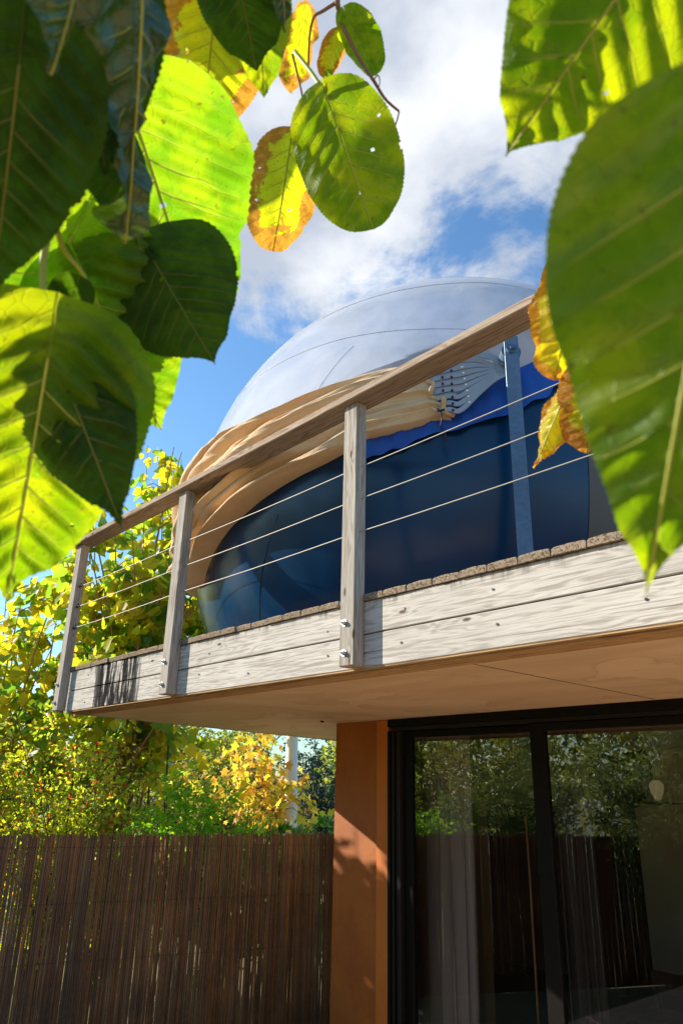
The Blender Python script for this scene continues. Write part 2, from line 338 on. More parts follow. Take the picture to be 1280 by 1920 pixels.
L_BIG = mat_cloudleaf('broad leaves', [(0, (0.05, 0.18, 0.03)), (.3, (0.14, 0.28, 0.03)), (.5, (0.45, 0.46, 0.03)), (1, (0.62, 0.48, 0.04))],
                      [(0, (0.20, 0.42, 0.03)), (.35, (0.42, 0.62, 0.03)), (.6, (0.85, 0.80, 0.03)), (1, (1.0, 0.72, 0.03))], 0.65)
L_SMALL = mat_cloudleaf('shrub leaves', [(0, (0.08, 0.20, 0.03)), (.45, (0.24, 0.36, 0.05)), (.88, (0.52, 0.50, 0.06)), (.95, (0.5, 0.07, 0.03))],
                        [(0, (0.40, 0.65, 0.03)), (.45, (0.75, 0.88, 0.04)), (.88, (1.0, 0.92, 0.06)), (.95, (0.95, 0.15, 0.03))], 0.62)
L_NAND = mat_cloudleaf('feathery green leaves', [(0, (0.06, 0.20, 0.02)), (1, (0.20, 0.40, 0.03))], [(0, (0.30, 0.75, 0.02)), (1, (0.62, 0.92, 0.04))], 0.6)
L_LAUR = mat_cloudleaf('laurel leaves', [(0, (0.02, 0.09, 0.02)), (1, (0.06, 0.18, 0.035))], [(0, (0.10, 0.38, 0.03)), (1, (0.30, 0.65, 0.05))], 0.45, 0.3)
L_GOLD = mat_cloudleaf('autumn leaves', [(0, (0.40, 0.18, 0.03)), (.4, (0.55, 0.34, 0.04)), (.8, (0.55, 0.45, 0.06)), (1, (0.25, 0.30, 0.05))],
                       [(0, (0.95, 0.42, 0.06)), (.4, (1.0, 0.70, 0.05)), (.8, (1.0, 0.88, 0.10)), (1, (0.6, 0.75, 0.05))], 0.55)
L_MID = mat_cloudleaf('distant leaves', [(0, (0.08, 0.13, 0.04)), (1, (0.20, 0.24, 0.05))], [(0, (0.30, 0.40, 0.05)), (1, (0.65, 0.65, 0.06))], 0.5)
L_DARK = mat_cloudleaf('dark evergreen leaves', [(0, (0.02, 0.05, 0.04)), (1, (0.05, 0.10, 0.06))], [(0, (0.04, 0.09, 0.06)), (1, (0.08, 0.15, 0.08))], 0.25)
L_OLE = mat_cloudleaf('oleander leaves', [(0, (0.06, 0.12, 0.05)), (1, (0.14, 0.22, 0.10))], [(0, (0.25, 0.40, 0.08)), (1, (0.55, 0.62, 0.15))], 0.4, 0.22)
M_BARK = plain('orange brown twig', (0.42, 0.20, 0.09), 0.7, 0, 0.3, 20)
M_TWIG = plain('dark twig', (0.10, 0.06, 0.045), 0.7, 0, 0.3, 20)
M_WHITEBARK = plain('white mottled bark', (0.88, 0.85, 0.78), 0.7, 0, 0.22, 6)

# ------------------------------------------------------------ ground
boxo('ground', -300, 300, -300, 300, -0.8, -0.35, M_SOIL)['kind'] = 'structure'
boxo('terrace_paving', -4.3, 9, -9, 4.04, -0.345, 0.0, M_PAVE)['kind'] = 'structure'

# ------------------------------------------------------------ house
HZ = 2.356
house = empty('house', (-4.4, 4.2, 0)); tag(house, 'rust orange stucco ground floor wall end beside the black sliding door', 'house')
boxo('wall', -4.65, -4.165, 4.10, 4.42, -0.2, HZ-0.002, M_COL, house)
bm = bmesh.new(); q = [(-4.65, 4.423), (-4.50, 4.423), (-6.15, 5.80), (-6.15, 8.50), (-6.32, 8.50), (-6.32, 5.75)]
lo = [bm.verts.new((x, y, -0.2)) for x, y in q]; hi = [bm.verts.new((x, y, HZ-0.002)) for x, y in q]
bm.faces.new(lo); bm.faces.new(hi[::-1])
for i in range(6): j = (i+1) % 6; bm.faces.new((lo[j], lo[i], hi[i], hi[j]))
bmesh.ops.recalc_face_normals(bm, faces=bm.faces[:]); obj('side_wall', bm, M_PLASTER, house)
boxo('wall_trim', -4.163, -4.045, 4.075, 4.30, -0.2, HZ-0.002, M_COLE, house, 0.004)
boxo('room_wall', -6.148, 4.0, 8.30, 8.50, 0.02, HZ-0.002, M_PLASTER, house)
cb = on_y(893, 1600, 5.3)
boxo('lit_wall_edge', cb[0]-0.03, cb[0]+0.03, 5.30, 5.42, 0.02, HZ-0.002, M_PLASTER, house)  # pale board added for the lit edge of the room wall
boxo('room_wall', 3.8, 4.0, 4.2, 8.298, 0.02, HZ-0.002, M_PLASTER, house)
boxo('room_wall', -1.45, -1.25, 6.2, 8.298, 0.02, HZ-0.002, M_PLASTER, house)
bm = bmesh.new(); q = [(-4.48, 4.43), (3.99, 4.43), (3.99, 8.298), (-6.145, 8.298), (-6.145, 5.81)]
bm.faces.new([bm.verts.new((x, y, 0.018)) for x, y in q]); bmesh.ops.solidify(bm, geom=bm.faces[:], thickness=0.1)
obj('room_floor', bm, plain('dark parquet', (0.13, 0.08, 0.05), 0.4), house)

# ------------------------------------------------------------ balcony deck
deck = empty('balcony_deck', (-2, 4, HZ)); tag(deck, 'overhanging balcony deck with grey weathered fascia boards and warm stained soffit', 'balcony')
bm = bmesh.new()
poly = [(-5.68, 2.285), (3.98, 2.285), (3.98, 8.9), (-6.85, 8.9)]
lo = [bm.verts.new((x, y, HZ)) for x, y in poly]; hi = [bm.verts.new((x, y, 2.625)) for x, y in poly]
bm.faces.new(lo[::-1]); bm.faces.new(hi)
for i in range(4): j = (i+1) % 4; bm.faces.new((lo[i], lo[j], hi[j], hi[i]))
obj('slab', bm, M_SOFFIT, deck)
# plywood strip under the front, soffit joints
boxo('edge_strip', -5.62, 3.98, 2.292, 2.42, HZ-0.012, HZ-0.001, M_STRIP, deck)
boxo('edge_strip', -5.62, 3.98, 2.262, 2.290, HZ-0.004, HZ+0.02, M_STRIP, deck)
M_JOINT = plain('soffit joint', (0.22, 0.14, 0.08), 0.7)
for xx in (-1.95,): boxo('soffit_joint', xx, xx+0.004, 2.425, 4.04, HZ-0.0025, HZ+0.001, M_JOINT, deck)
# fascia boards, two rows, butt joints behind the posts
PX = [-5.682, -4.055, -2.43, -0.79, 0.85, 2.49]
segs = [(-5.62, -4.057), (-4.053, -2.432), (-2.428, 0.848), (0.852, 3.9)]
for a, b_ in segs:
    for z0, z1 in ((HZ+0.003, 2.503), (2.509, 2.655)):
        bm = bmesh.new(); box(bm, a, b_, 2.257+random.uniform(-.001, .001), 2.283, z0, z1, 0.003); obj('fascia_board', bm, M_FASCIA, deck)
nails = []
for xx in (-5.3, -4.6, -3.75, -3.2, -2.65, -2.1, -1.62, -1.15, -0.6, -0.1):
    for zz in (2.43, 2.58):
        if random.random() < .8: c_ = (xx+random.uniform(-.1, .1), 2.2565, zz+random.uniform(-.03, .03)); tubes('nail_head', [([c_, (c_[0], 2.2535, c_[2])], 0.0055)], M_DARKMETAL, deck, 8, False)
# end board on the left edge
bm = bmesh.new()
e = [(-5.695, 2.285), (-5.715, 2.285), (-6.885, 8.9), (-6.865, 8.9)]
lo = [bm.verts.new((x, y, HZ-0.004)) for x, y in e]; hi = [bm.verts.new((x, y, 2.655)) for x, y in e]
bm.faces.new(lo); bm.faces.new(hi[::-1])
for i in range(4): j = (i+1) % 4; bm.faces.new((lo[j], lo[i], hi[i], hi[j]))
obj('end_board', bm, M_FASCIA, deck)
# deck boards: their rough ends show over the fascia
x = -5.70; k = 0
while x < 1.6:
    w = 0.138
    y1 = 8.8; bm = bmesh.new()
    # slightly rounded, worn board end
    prof = [(0, 0), (0, 0.022), (0.006, 0.03), (w/2, 0.0315+random.uniform(0, .002)), (w-0.006, 0.03), (w, 0.022), (w, 0)]
    y0 = 2.243+random.uniform(-0.006, 0.006)
    A = [bm.verts.new((x+p, y0+random.uniform(-.002, .002)+(0.004 if q > .025 else 0), 2.656+q)) for p, q in prof]
    B = [bm.verts.new((x+p, y1, 2.656+q)) for p, q in prof]
    bm.faces.new(A); bm.faces.new(B[::-1])
    for i in range(len(prof)): j = (i+1) % len(prof); bm.faces.new((A[j], A[i], B[i], B[j]))
    obj('deck_board', bm, M_DECK, deck); x += 0.1435
boxo('screw_head', -4.57, -4.55, 3.86, 3.88, HZ-0.012, HZ-0.001, M_DARKMETAL, deck)

# ------------------------------------------------------------ railing
rail = empty('railing', (-2.43, 2.22, HZ)); tag(rail, 'weathered timber railing with three steel cables along the balcony edge', 'railing')
def bolt_mesh():
    bm = bmesh.new()
    bmesh.ops.create_cone(bm, cap_ends=True, segments=16, radius1=0.017, radius2=0.017, depth=0.004, matrix=Matrix.Translation((0, -0.002, 0)) @ Matrix.Rotation(PI/2, 4, 'X'))
    bmesh.ops.create_cone(bm, cap_ends=True, segments=6, radius1=0.0115, radius2=0.0115, depth=0.012, matrix=Matrix.Translation((0, -0.010, 0)) @ Matrix.Rotation(PI/2, 4, 'X'))
    bmesh.ops.create_uvsphere(bm, u_segments=8, v_segments=6, radius=0.007, matrix=Matrix.Translation((0, -0.016, 0)))
    me = bpy.data.meshes.new('bolt'); bm.to_mesh(me); bm.free(); me.materials.append(M_STEEL); return me
BOLT = bolt_mesh()
for i, px in enumerate(PX):
    bm = bmesh.new(); box(bm, px-0.0475, px+0.0475, 2.188, 2.2545, 2.362, 3.664, 0.004)
    p = obj('post', bm, M_POST, rail)
    for z in (2.42, 2.555):
        b_ = bpy.data.objects.new('bolt', BOLT); COL.objects.link(b_); b_.parent = p; b_.location = Vector((px-0.012, 2.1878, z)) - p.location - rail.location
bm = bmesh.new(); box(bm, -5.80, 3.9, 2.150, 2.292, 3.665, 3.706, 0.004); obj('handrail', bm, M_RAIL, rail)
for z in (2.985, 3.152, 3.318):
    P = [(-5.64, 2.221, z)]
    for a, b_ in zip(PX[:-1], PX[1:]):
        for u in (.25, .5, .75): P.append((a+(b_-a)*u, 2.221, z-0.006*math.sin(PI*u)))
        P.append((b_, 2.221, z))
    tubes('cable', [(P, 0.0026)], M_CABLE, rail, 8)
for z in (2.985, 3.152, 3.318):
    tubes('cable_tensioner', [([(-5.636, 2.221, z), (-5.60, 2.221, z), (-5.57, 2.221, z)], [0.010, 0.008, 0.004]), ([(-5.60, 2.221, z), (-5.585, 2.21, z+0.03)], 0.004)], M_DARKMETAL, rail, 8)

# ------------------------------------------------------------ bubble tent
C = np.array([-3.721, 4.501, 3.771]); R = 2.10
tent = empty('bubble_tent', (C[0], C[1], 2.69)); tag(tent, 'round bubble tent with pale dome and navy lower wall on the deck', 'tent')
p1, p2, p3 = [np.array(v) for v in ((0.95, -1.87, 0.03), (1.69, -1.18, 0.44), (-1.20, -1.60, 0.80))]
nrm = np.cross(p2-p1, p3-p1); nrm /= np.linalg.norm(nrm)
if nrm[2] < 0: nrm = -nrm
dpl = p1 @ nrm
def shell(name, mat, cuts, rad=R, seg=128, rings=96):
    bm = bmesh.new(); bmesh.ops.create_uvsphere(bm, u_segments=seg, v_segments=rings, radius=rad, matrix=Matrix.Translation(Vector(C)))
    for co, no in cuts:
        g = bm.verts[:]+bm.edges[:]+bm.faces[:]
        bmesh.ops.bisect_plane(bm, geom=g, plane_co=Vector(co), plane_no=Vector(no), clear_inner=True)   # keep the side the normal points to
    return obj(name, bm, mat, tent, smooth=True)
shell('dome', M_DOME, [(C+nrm*dpl, nrm)])
DKZ = 2.69
az1, az2 = math.radians(-29), math.radians(35)
q1 = (-math.sin(az1), math.cos(az1), 0); q2 = (math.sin(az2), -math.cos(az2), 0)
shell('door_panel', M_GREY, [(C+nrm*dpl, -nrm), ((0, 0, DKZ), (0, 0, 1)), (C, q1), (C, q2)], R+0.004)
shell('lower_wall', M_NAVY, [(C+nrm*dpl, -nrm), ((0, 0, DKZ), (0, 0, 1))])
# blue skirt along the join
e1 = np.cross(nrm, [0, 0, 1.]); e1 /= np.linalg.norm(e1); e2 = np.cross(nrm, e1)
psi0 = math.acos(dpl/R); V = []; F = []; NA = 420; NS = 10
for i in range(NA):
    a = 2*PI*i/NA
    wv = 0.004*math.sin(a*37+2*math.sin(a*5))+0.003*math.sin(a*71+3*math.sin(a*7))+0.006*math.sin(a*11)
    for j in range(NS+1):
        s = j/NS; ps = psi0-0.012+s*(0.105+wv+0.012*math.sin(a*9))
        puff = 0.018+0.020*s+0.010*math.sin(a*43+s*4+2.5*math.sin(a*6))*s+0.006*math.sin(a*101+5*s+2*math.sin(a*9))*math.sin(PI*s)
        rad = R+puff; V.append(C+rad*(math.cos(ps)*nrm+math.sin(ps)*(math.cos(a)*e1+math.sin(a)*e2)))
for i in range(NA):
    if V[i*(NS+1)][0]-C[0] < 0.885 and V[i*(NS+1)][1] < C[1]: continue   # the bunched canvas covers this stretch
    for j in range(NS):
        a = i*(NS+1)+j; b_ = ((i+1) % NA)*(NS+1)+j; F.append((a, b_, b_+1, a+1))
obj('skirt', mesh_from('skirt', V, F), M_SKIRT, tent, True)
# seams of the dome, plus one reflection streak drawn as a thin tube
M_SEAM = plain('seam tape', (0.52, 0.54, 0.62), 0.5)
def seam(ps, a0, a1, w=0.004, ax=nrm):
    L = []
    for u in np.linspace(0, 1, 90):
        a = a0+(a1-a0)*u; L.append(C+(R+0.001)*(math.cos(ps)*ax+math.sin(ps)*(math.cos(a)*e1+math.sin(a)*e2)))
    tubes('seam', [(L, w)], M_SEAM, tent, 5)
def sph_hit(x, y, rad):
    d = ray(x, y); oc = CAM-C; b_ = oc@d; cc = oc@oc-rad*rad; D = b_*b_-cc
    if D > 0: return CAM+d*(-b_-math.sqrt(D))
    q = CAM+d*(-b_)-C; return C+q/np.linalg.norm(q)*rad
rng2 = np.random.default_rng(5)
def seam_px(pts, w=0.0022, mat=M_SEAM):
    L = smooth_line([sph_hit(px, py, R+0.002) for px, py in pts], 30); tubes('seam', [(L, w)], mat, tent, 5)
seam_px([(440, 745), (480, 708), (540, 672), (620, 641), (700, 624), (780, 617), (870, 617), (960, 628)])
seam_px([(600, 598), (660, 570), (740, 546), (830, 532), (920, 530), (1010, 546)], 0.0018)
seam_px([(596, 728), (620, 694), (645, 664), (662, 648)], 0.0022, plain('reflection streak', (0.75, 0.78, 0.85), 0.2))  # pale line drawn in for a reflection on the film
M_NSEAM = plain('navy seam', (0.02, 0.05, 0.10), 0.4)
seam_px([(520, 965), (500, 1030), (488, 1090), (486, 1170)], 0.003, M_NSEAM)

# ------------------------------------------------------------ folded sunshade hood
P0 = sph_hit(945, 700, R); piv = C+(P0-C)*1.065
ax = (piv-C)/np.linalg.norm(piv-C)
h1 = np.array([0, 0, 1.])-ax*ax[2]; h1 /= np.linalg.norm(h1); h2 = np.cross(ax, h1)
def tphi(px, py, rad=R+0.06):
    q = sph_hit(px, py, rad)-C; q /= np.linalg.norm(q); return math.acos(np.clip(q@ax, -1, 1)), math.atan2(q@h2, q@h1)
hood = empty('sunshade_hood', (piv[0], piv[1], 2.69)); tag(hood, 'folded sand coloured canvas sunshade hood bunched round the dome, on a grey fan bracket', 'sunshade')
up = [tphi(*p) for p in [(900, 668), (850, 668), (790, 676), (740, 681), (700, 692), (650, 712), (600, 733), (540, 762), (480, 792), (430, 822), (405, 838), (385, 855)]]
lo_ = [tphi(*p) for p in [(900, 778), (825, 782), (760, 802), (690, 818), (645, 842), (600, 866), (560, 885), (520, 908), (480, 935), (420, 990), (392, 1030), (376, 1070), (370, 1100)]]
sg = 1 if lo_[4][1] > up[4][1] else -1
up = sorted(up); lo_ = sorted(lo_)
le = lo_[-1]; uend = up[-1][1]
lo_ += [(le[0]+0.10, le[1]+(uend-le[1])*0.10), (le[0]+0.35, le[1]+(uend-le[1])*0.45), (le[0]+0.8, le[1]+(uend-le[1])*0.6)]
ut, uf = zip(*up); lt, lf = zip(*lo_)
t0 = tphi(822, 760)[0]; NT = 380; NSS = 190
V = []; F = []
ts = np.linspace(t0, PI-0.25, NT)
def fold_r(t, s):
    env = min(1, 0.30+max(0, (t-t0))*1.2)
    wob = 0.35*math.sin(2.1*t+0.4)+0.22*math.sin(4.3*t+s*3.0)+0.10*math.sin(9.0*t+s*7)
    ph = 3.7*(s+0.09*math.sin(2.3*t+1.0+2*s)+0.06*math.sin(4.3*t+2+5*s))+wob
    cr = abs(math.sin(PI*ph)); a = 0.62*cr**0.6+0.38*(1-abs(2*((ph+0.18*math.sin(3.3*t)) % 1.0)-1))
    b2 = abs(math.sin(PI*(ph*2.37+0.6*math.sin(2.7*t)+0.3)))**0.7
    edge = min(1, s/0.07)*min(1, (1-s)/0.05)
    edge = max(0, edge)**0.5
    bulk = math.sin(PI*min(1, max(0, s)))**0.5
    return R+0.012+edge*(0.055*bulk+env*(0.120*a*(0.75+0.25*math.sin(1.7*ph+2*t))+0.034*b2*a)+0.003*math.sin(13*t+11*s+3*math.sin(5*t))
                        +0.011*(1-2.2*abs(mnoise.noise(Vector((t*3.1, s*13+t*2.0, 1.7)))))+0.004*(1-2*abs(mnoise.noise(Vector((t*9.0, s*31+t*5.0, 5.2))))))
for i, t in enumerate(ts):
    fu = np.interp(t, ut, uf); fl = np.interp(t, lt, lf)
    fl += sg*0.0
    for j in range(NSS+1):
        s = j/NSS
        r_ = fold_r(t, s) if t < PI-0.5 else fold_r(t, s)
        ph = fu+(fl-fu)*s
        V.append(C+r_*(math.cos(t)*ax+math.sin(t)*(math.cos(ph)*h1+math.sin(ph)*h2)))
for i in range(NT-1):
    for j in range(NSS):
        a = i*(NSS+1)+j; F.append((a, a+1, a+NSS+2, a+NSS+1))
obj('canvas', mesh_from('canvas', V, F), M_FABRIC, hood, True)
# frayed cuff at the bracket end
bmL = []
cuff = []
for s in np.linspace(0.32, 0.97, 40):
    fu = np.interp(t0, ut, uf); fl = np.interp(t0, lt, lf); ph = fu+(fl-fu)*s
    r_ = fold_r(t0+0.01, s)+0.004*math.sin(s*60); tt = t0-0.006+0.010*math.sin(s*23)
    cuff.append(C+r_*(math.cos(tt)*ax+math.sin(tt)*(math.cos(ph)*h1+math.sin(ph)*h2)))
tubes('cuff_hem', [(cuff, 0.014)], M_FABRIC, hood, 8)
# fan of bracket straps
def ribbon(pts, width, thick, name, mat, parent, taper=False):
    L = smooth_line(pts, 22); n = len(L); T = np.gradient(L, axis=0); T /= np.linalg.norm(T, axis=1, keepdims=True)
    N = (L-C); N /= np.linalg.norm(N, axis=1, keepdims=True); Bn = np.cross(T, N); Bn /= np.linalg.norm(Bn, axis=1, keepdims=True)
    Vv = []; Ff = []
    for i in range(n):
        w = width*0.5*((0.35+0.65*min(1, (i/(n-1))/0.5)) if taper else 1)
        for a, b_ in ((-w, -thick/2), (w, -thick/2), (w, thick/2), (-w, thick/2)): Vv.append(L[i]+Bn[i]*a+N[i]*b_)
    for i in range(n-1):
        for k in range(4): k2 = (k+1) % 4; Ff.append((i*4+k, i*4+k2, (i+1)*4+k2, (i+1)*4+k))
    Ff.append((0, 1, 2, 3)); Ff.append(tuple((n-1)*4+k for k in (3, 2, 1, 0)))
    return obj(name, mesh_from(name, Vv, Ff), mat, parent)
nst = 8
for i in range(nst):
    u = i/(nst-1)
    e_y = 682+u*86; m_y = 676+u*88; 
    pts = [(948, 697+u*7), (925, 685+u*27+(0 if u < .5 else (u-.5)*6)), (895, 676+u*64), (862, m_y+u*6), (842, e_y-0.5), (806+u*16, e_y+6-u*2)]
    rad = R+0.055+0.004*(i % 2)
    L = [sph_hit(a, b_, R+0.085 if q > 0 else R+0.12) for q, (a, b_) in enumerate(pts)]
    rb = ribbon(L, 0.0285, 0.010, 'bracket_strap', M_BRACKET, hood, True)
    for bx in (845, 828):
        q = sph_hit(bx+u*4, e_y+1.5, R+0.092); nq = (q-C)/np.linalg.norm(q-C)
        tubes('bolt', [([q, q+nq*0.010], 0.0065)], M_DARKMETAL, rb, 8, False)
# top hoop bar that rises behind the handrail
L = [sph_hit(a, b_, R+0.10) for a, b_ in [(948, 694), (925, 672), (905, 666), (880, 662), (845, 668), (800, 680)]]
ribbon(L, 0.045, 0.006, 'hoop_bar', M_BRACKET, hood)
# clear battens with holes
for i in range(7):
    u = i/6; q = sph_hit(866+u*14, 688+u*66, R+0.093); nq = (q-C)/np.linalg.norm(q-C)
    tubes('strap_hole', [([q, q+nq*0.002], 0.0065)], plain('bright washer', (0.85, 0.85, 0.85), 0.3) if i == 0 else bpy.data.materials['bright washer'], hood, 8, False)
# pivot and pole
tubes('pivot', [([piv-ax*0.02, piv+ax*0.05], 0.055), ([piv+ax*0.05, piv+ax*0.075], 0.032), ([piv+ax*0.075, piv+ax*0.09], 0.014)], M_GALV, hood, 20, False)
pvx = piv+ax*0.04
bm = bmesh.new(); box(bm, -0.038, 0.038, -0.012, 0.012, 2.688, piv[2]+0.09, 0.002)
ang = math.atan2(ax[1], ax[0])+PI/2
bmesh.ops.rotate(bm, verts=bm.verts, cent=(0, 0, 0), matrix=Matrix.Rotation(ang-0.35, 3, 'Z')); bmesh.ops.translate(bm, verts=bm.verts, vec=(pvx[0]+ax[0]*0.02, pvx[1]+ax[1]*0.02, 0))
obj('pole', bm, M_GALV, hood)
# black cord tied at the hem
q = [sph_hit(818, 762, R+.13), sph_hit(828, 778, R+.15), sph_hit(826, 800, R+.13), sph_hit(830, 822, R+.13)]
tubes('tie_cord', [(smooth_line(q, 10), 0.004), (smooth_line([sph_hit(812, 764, R+.12), sph_hit(822, 770, R+.16), sph_hit(832, 768, R+.14)], 6), 0.007), (smooth_line([sph_hit(829, 800, R+.13), sph_hit(834, 812, R+.13), sph_hit(836, 828, R+.13)], 6), 0.005)], M_CORD, hood, 6)

# ------------------------------------------------------------ sliding door
door = empty('sliding_door', (-2.7, 4.1, 0)); tag(door, 'black framed sliding glass door under the balcony', 'glass door')
XR = 3.78
bm = bmesh.new(); box(bm, -4.043, XR, 4.07, 4.20, 2.300, HZ-0.003, 0.002); obj('head_frame', bm, M_BLACK, door)
bm = bmesh.new(); box(bm, -4.02, XR, 4.085, 4.19, 2.272, 2.299, 0.002); obj('head_track', bm, M_BLACK2, door)
boxo('sill', -4.043, XR, 4.06, 4.20, 0.0, 0.03, M_BLACK, door)
for i, (xa, xb, ya) in enumerate([(-4.043, -4.018, 4.07), (-4.015, -3.995, 4.085), (-3.992, -3.972, 4.10), (-3.969, -3.935, 4.09)]):
    bm = bmesh.new(); box(bm, xa, xb, ya, 4.20, 0.03, 2.270, 0.002); obj('jamb_rib', bm, M_BLACK if i % 2 == 0 else M_BLACK2, door)
def leaf(x0, x1, y, fl=0.085, fr=0.085):
    f = empty('door_leaf', (x0, y, 0.03)); f.parent = door; f.location = f.location-door.location
    class Pz: pass
    def part(nm, a, b_, c, d, e_, g_, m):
        bm = bmesh.new(); box(bm, a, b_, c, d, e_, g_, 0.003); return obj(nm, bm, m, f)
    part('stile', x0, x0+fl, y, y+0.04, 0.034, 2.268, M_BLACK); part('stile', x1-fr, x1, y, y+0.04, 0.034, 2.268, M_BLACK)
    part('top_frame', x0+fl+0.001, x1-fr-0.001, y+0.001, y+0.039, 2.222, 2.267, M_BLACK); part('bottom_frame', x0+fl+0.001, x1-fr-0.001, y+0.001, y+0.039, 0.034, 0.12, M_BLACK)
    me = mesh_from('pane', [(x0+fl, y+0.02, 0.12), (x1-fr, y+0.02, 0.12), (x1-fr, y+0.02, 2.222), (x0+fl, y+0.02, 2.222)], [(0, 1, 2, 3)])
    obj('pane', me, M_GLASS, f)
leaf(-3.932, -2.76, 4.125, 0.080, 0.06); leaf(-2.800, -0.62, 4.078, 0.105, 0.09); leaf(-0.68, 1.5, 4.125); leaf(1.45, 3.77, 4.078)

# ------------------------------------------------------------ inside the room
M_CURT = plain('mauve curtain', (0.62, 0.50, 0.45), 0.85, 0, 0.08, 60)
M_CURT2 = plain('dark curtain', (0.10, 0.08, 0.075), 0.85, 0, 0.08, 60)
def curtain(x0, x1, y, z1, mat, nf, label):
    V = []; F = []; n = nf*14
    for i in range(n+1):
        u = i/n; ph = u*nf*2*PI
        for z, amp in ((0.03, 1.0), (0.6, .95), (1.3, .8), (z1-.25, .6), (z1, .45)):
            V.append((x0+(x1-x0)*u+0.012*math.sin(ph*2+z), y+0.05*amp*math.sin(ph+0.5*math.sin(u*9)+z*0.2), z))
    for i in range(n):
        for j in range(4): F.append((i*5+j, (i+1)*5+j, (i+1)*5+j+1, i*5+j+1))
    o = obj('curtain', mesh_from('curtain', V, F), mat, None, True); md = o.modifiers.new('thickness', 'SOLIDIFY'); md.thickness = 0.004
    tag(o, label, 'curtain'); return o
curtain(float(on_y(772, 1600, 4.5)[0]), float(on_y(884, 1600, 4.5)[0]), 4.5, 2.30, M_CURT, 5, 'pale mauve curtain hanging behind the left door pane')
curtain(float(on_y(1046, 1600, 4.5)[0]), float(on_y(1110, 1600, 4.5)[0]), 4.50, 2.30, M_CURT2, 4, 'dark curtain hanging behind the middle upright of the door')
M_WARD = plain('dark wardrobe', (0.07, 0.03, 0.018), 0.45, 0, 0.2, 8)
a = on_y(884, 1506, 8.0); b_ = on_y(1030, 1506, 8.0)
wr = empty('wardrobe', (float(a[0]), 8.0, 0.02)); tag(wr, 'dark brown wardrobe against the back wall seen through the left pane', 'wardrobe')
zt = float(a[2])
boxo('carcass', a[0], b_[0]+0.9, 7.72, 8.29, 0.02, zt, M_BLACK, wr)
for k in range(3):
    xx = a[0]+0.01+k*(b_[0]+0.9-a[0]-0.01)/3; bm = bmesh.new(); box(bm, xx, xx+(b_[0]+0.9-a[0]-0.01)/3-0.008, 7.695, 7.718, 0.10, zt-0.16, 0.002); obj('door', bm, M_WARD, wr)
# pendant lamps
M_BULB, tB, bB, oB = newmat('milky bulb'); bB.inputs['Base Color'].default_value = (0.80, 0.68, 0.42, 1); bB.inputs['Roughness'].default_value = 0.2; bB.inputs['Emission Color'].default_value = (1, 0.8, 0.45, 1); bB.inputs['Emission Strength'].default_value = 0.05  # faint glow added so the bulb shows in the dark room
bp_ = on_y(1231, 1482, 5.6)
pl = empty('pendant_lamp', bp_); tag(pl, 'pear shaped bulb pendant on a black cord behind the right pane', 'lamp')
def lathe(name, prof, cen, mat, parent, n=24):
    V = []; F = []
    for r_, z in prof:
        for k in range(n): a = 2*PI*k/n; V.append((cen[0]+r_*math.cos(a), cen[1]+r_*math.sin(a), cen[2]+z))
    for i in range(len(prof)-1):
        for k in range(n): k2 = (k+1) % n; F.append((i*n+k, i*n+k2, (i+1)*n+k2, (i+1)*n+k))
    return obj(name, mesh_from(name, V, F), mat, parent, True)
lathe('bulb', [(0.0, 0.07), (0.03, 0.066), (0.048, 0.045), (0.052, 0.02), (0.044, -0.015), (0.03, -0.045), (0.02, -0.07), (0.0, -0.07)], bp_, M_BULB, pl)
lathe('shade', [(0.0, -0.075), (0.03, -0.078), (0.20, -0.085), (0.20, -0.090), (0.03, -0.10), (0.0, -0.11)], bp_, M_DARKMETAL, pl)
tubes('cord', [([(bp_[0], bp_[1], bp_[2]+0.07), (bp_[0], bp_[1], HZ-0.003)], 0.004)], M_CORD, pl, 6)
hp = on_y(940, 1438, 6.0)
pl2 = empty('pendant_lamp', hp); tag(pl2, 'small flat ceiling fitting on thin wires behind the left pane', 'lamp')
lathe('canopy', [(0, 0.03), (0.07, 0.03), (0.075, 0.0), (0.05, -0.015), (0, -0.015)], hp, plain('grey fitting', (0.5, 0.48, 0.45), 0.5), pl2)
tubes('wire', [([hp, (hp[0]-0.02, hp[1], hp[2]-0.62)], 0.003), ([hp, (hp[0]+0.05, hp[1], hp[2]-0.62)], 0.003), ([hp, (hp[0], hp[1], HZ-0.01)], 0.004)], M_STEEL, pl2, 6)
mc = on_y(1150, 1447, 8.2)
mir = lathe('round_mirror', [(0, 0.0), (0.40, 0.0), (0.42, -0.02), (0.42, -0.05), (0, -0.05)], (0, 0, 0), plain('black glass disc', (0.01, 0.012, 0.014), 0.1), None, 48)
mir.matrix_world = Matrix.Translation(Vector(mc)+Vector((0, 0.03, 0))) @ Matrix.Rotation(PI/2, 4, 'X'); tag(mir, 'round black mirror on the back wall behind the right pane', 'mirror')
# upright rod just inside, added for a thin reddish line in the glass
fp = [on_y(985, 1530, 4.9), on_y(990, 1700, 4.9), on_y(1004, 1915, 4.9)]
fpx = fp[0]
t_ = tubes('thin_rod', [([(fpx[0], 4.9, fpx[2]), (fpx[0]+.005, 4.9, 1.3), (fpx[0], 4.9, 0.02)], 0.008)], M_BARK, None, 10); tag(t_, 'thin reddish upright rod added just behind the left pane', 'pole')
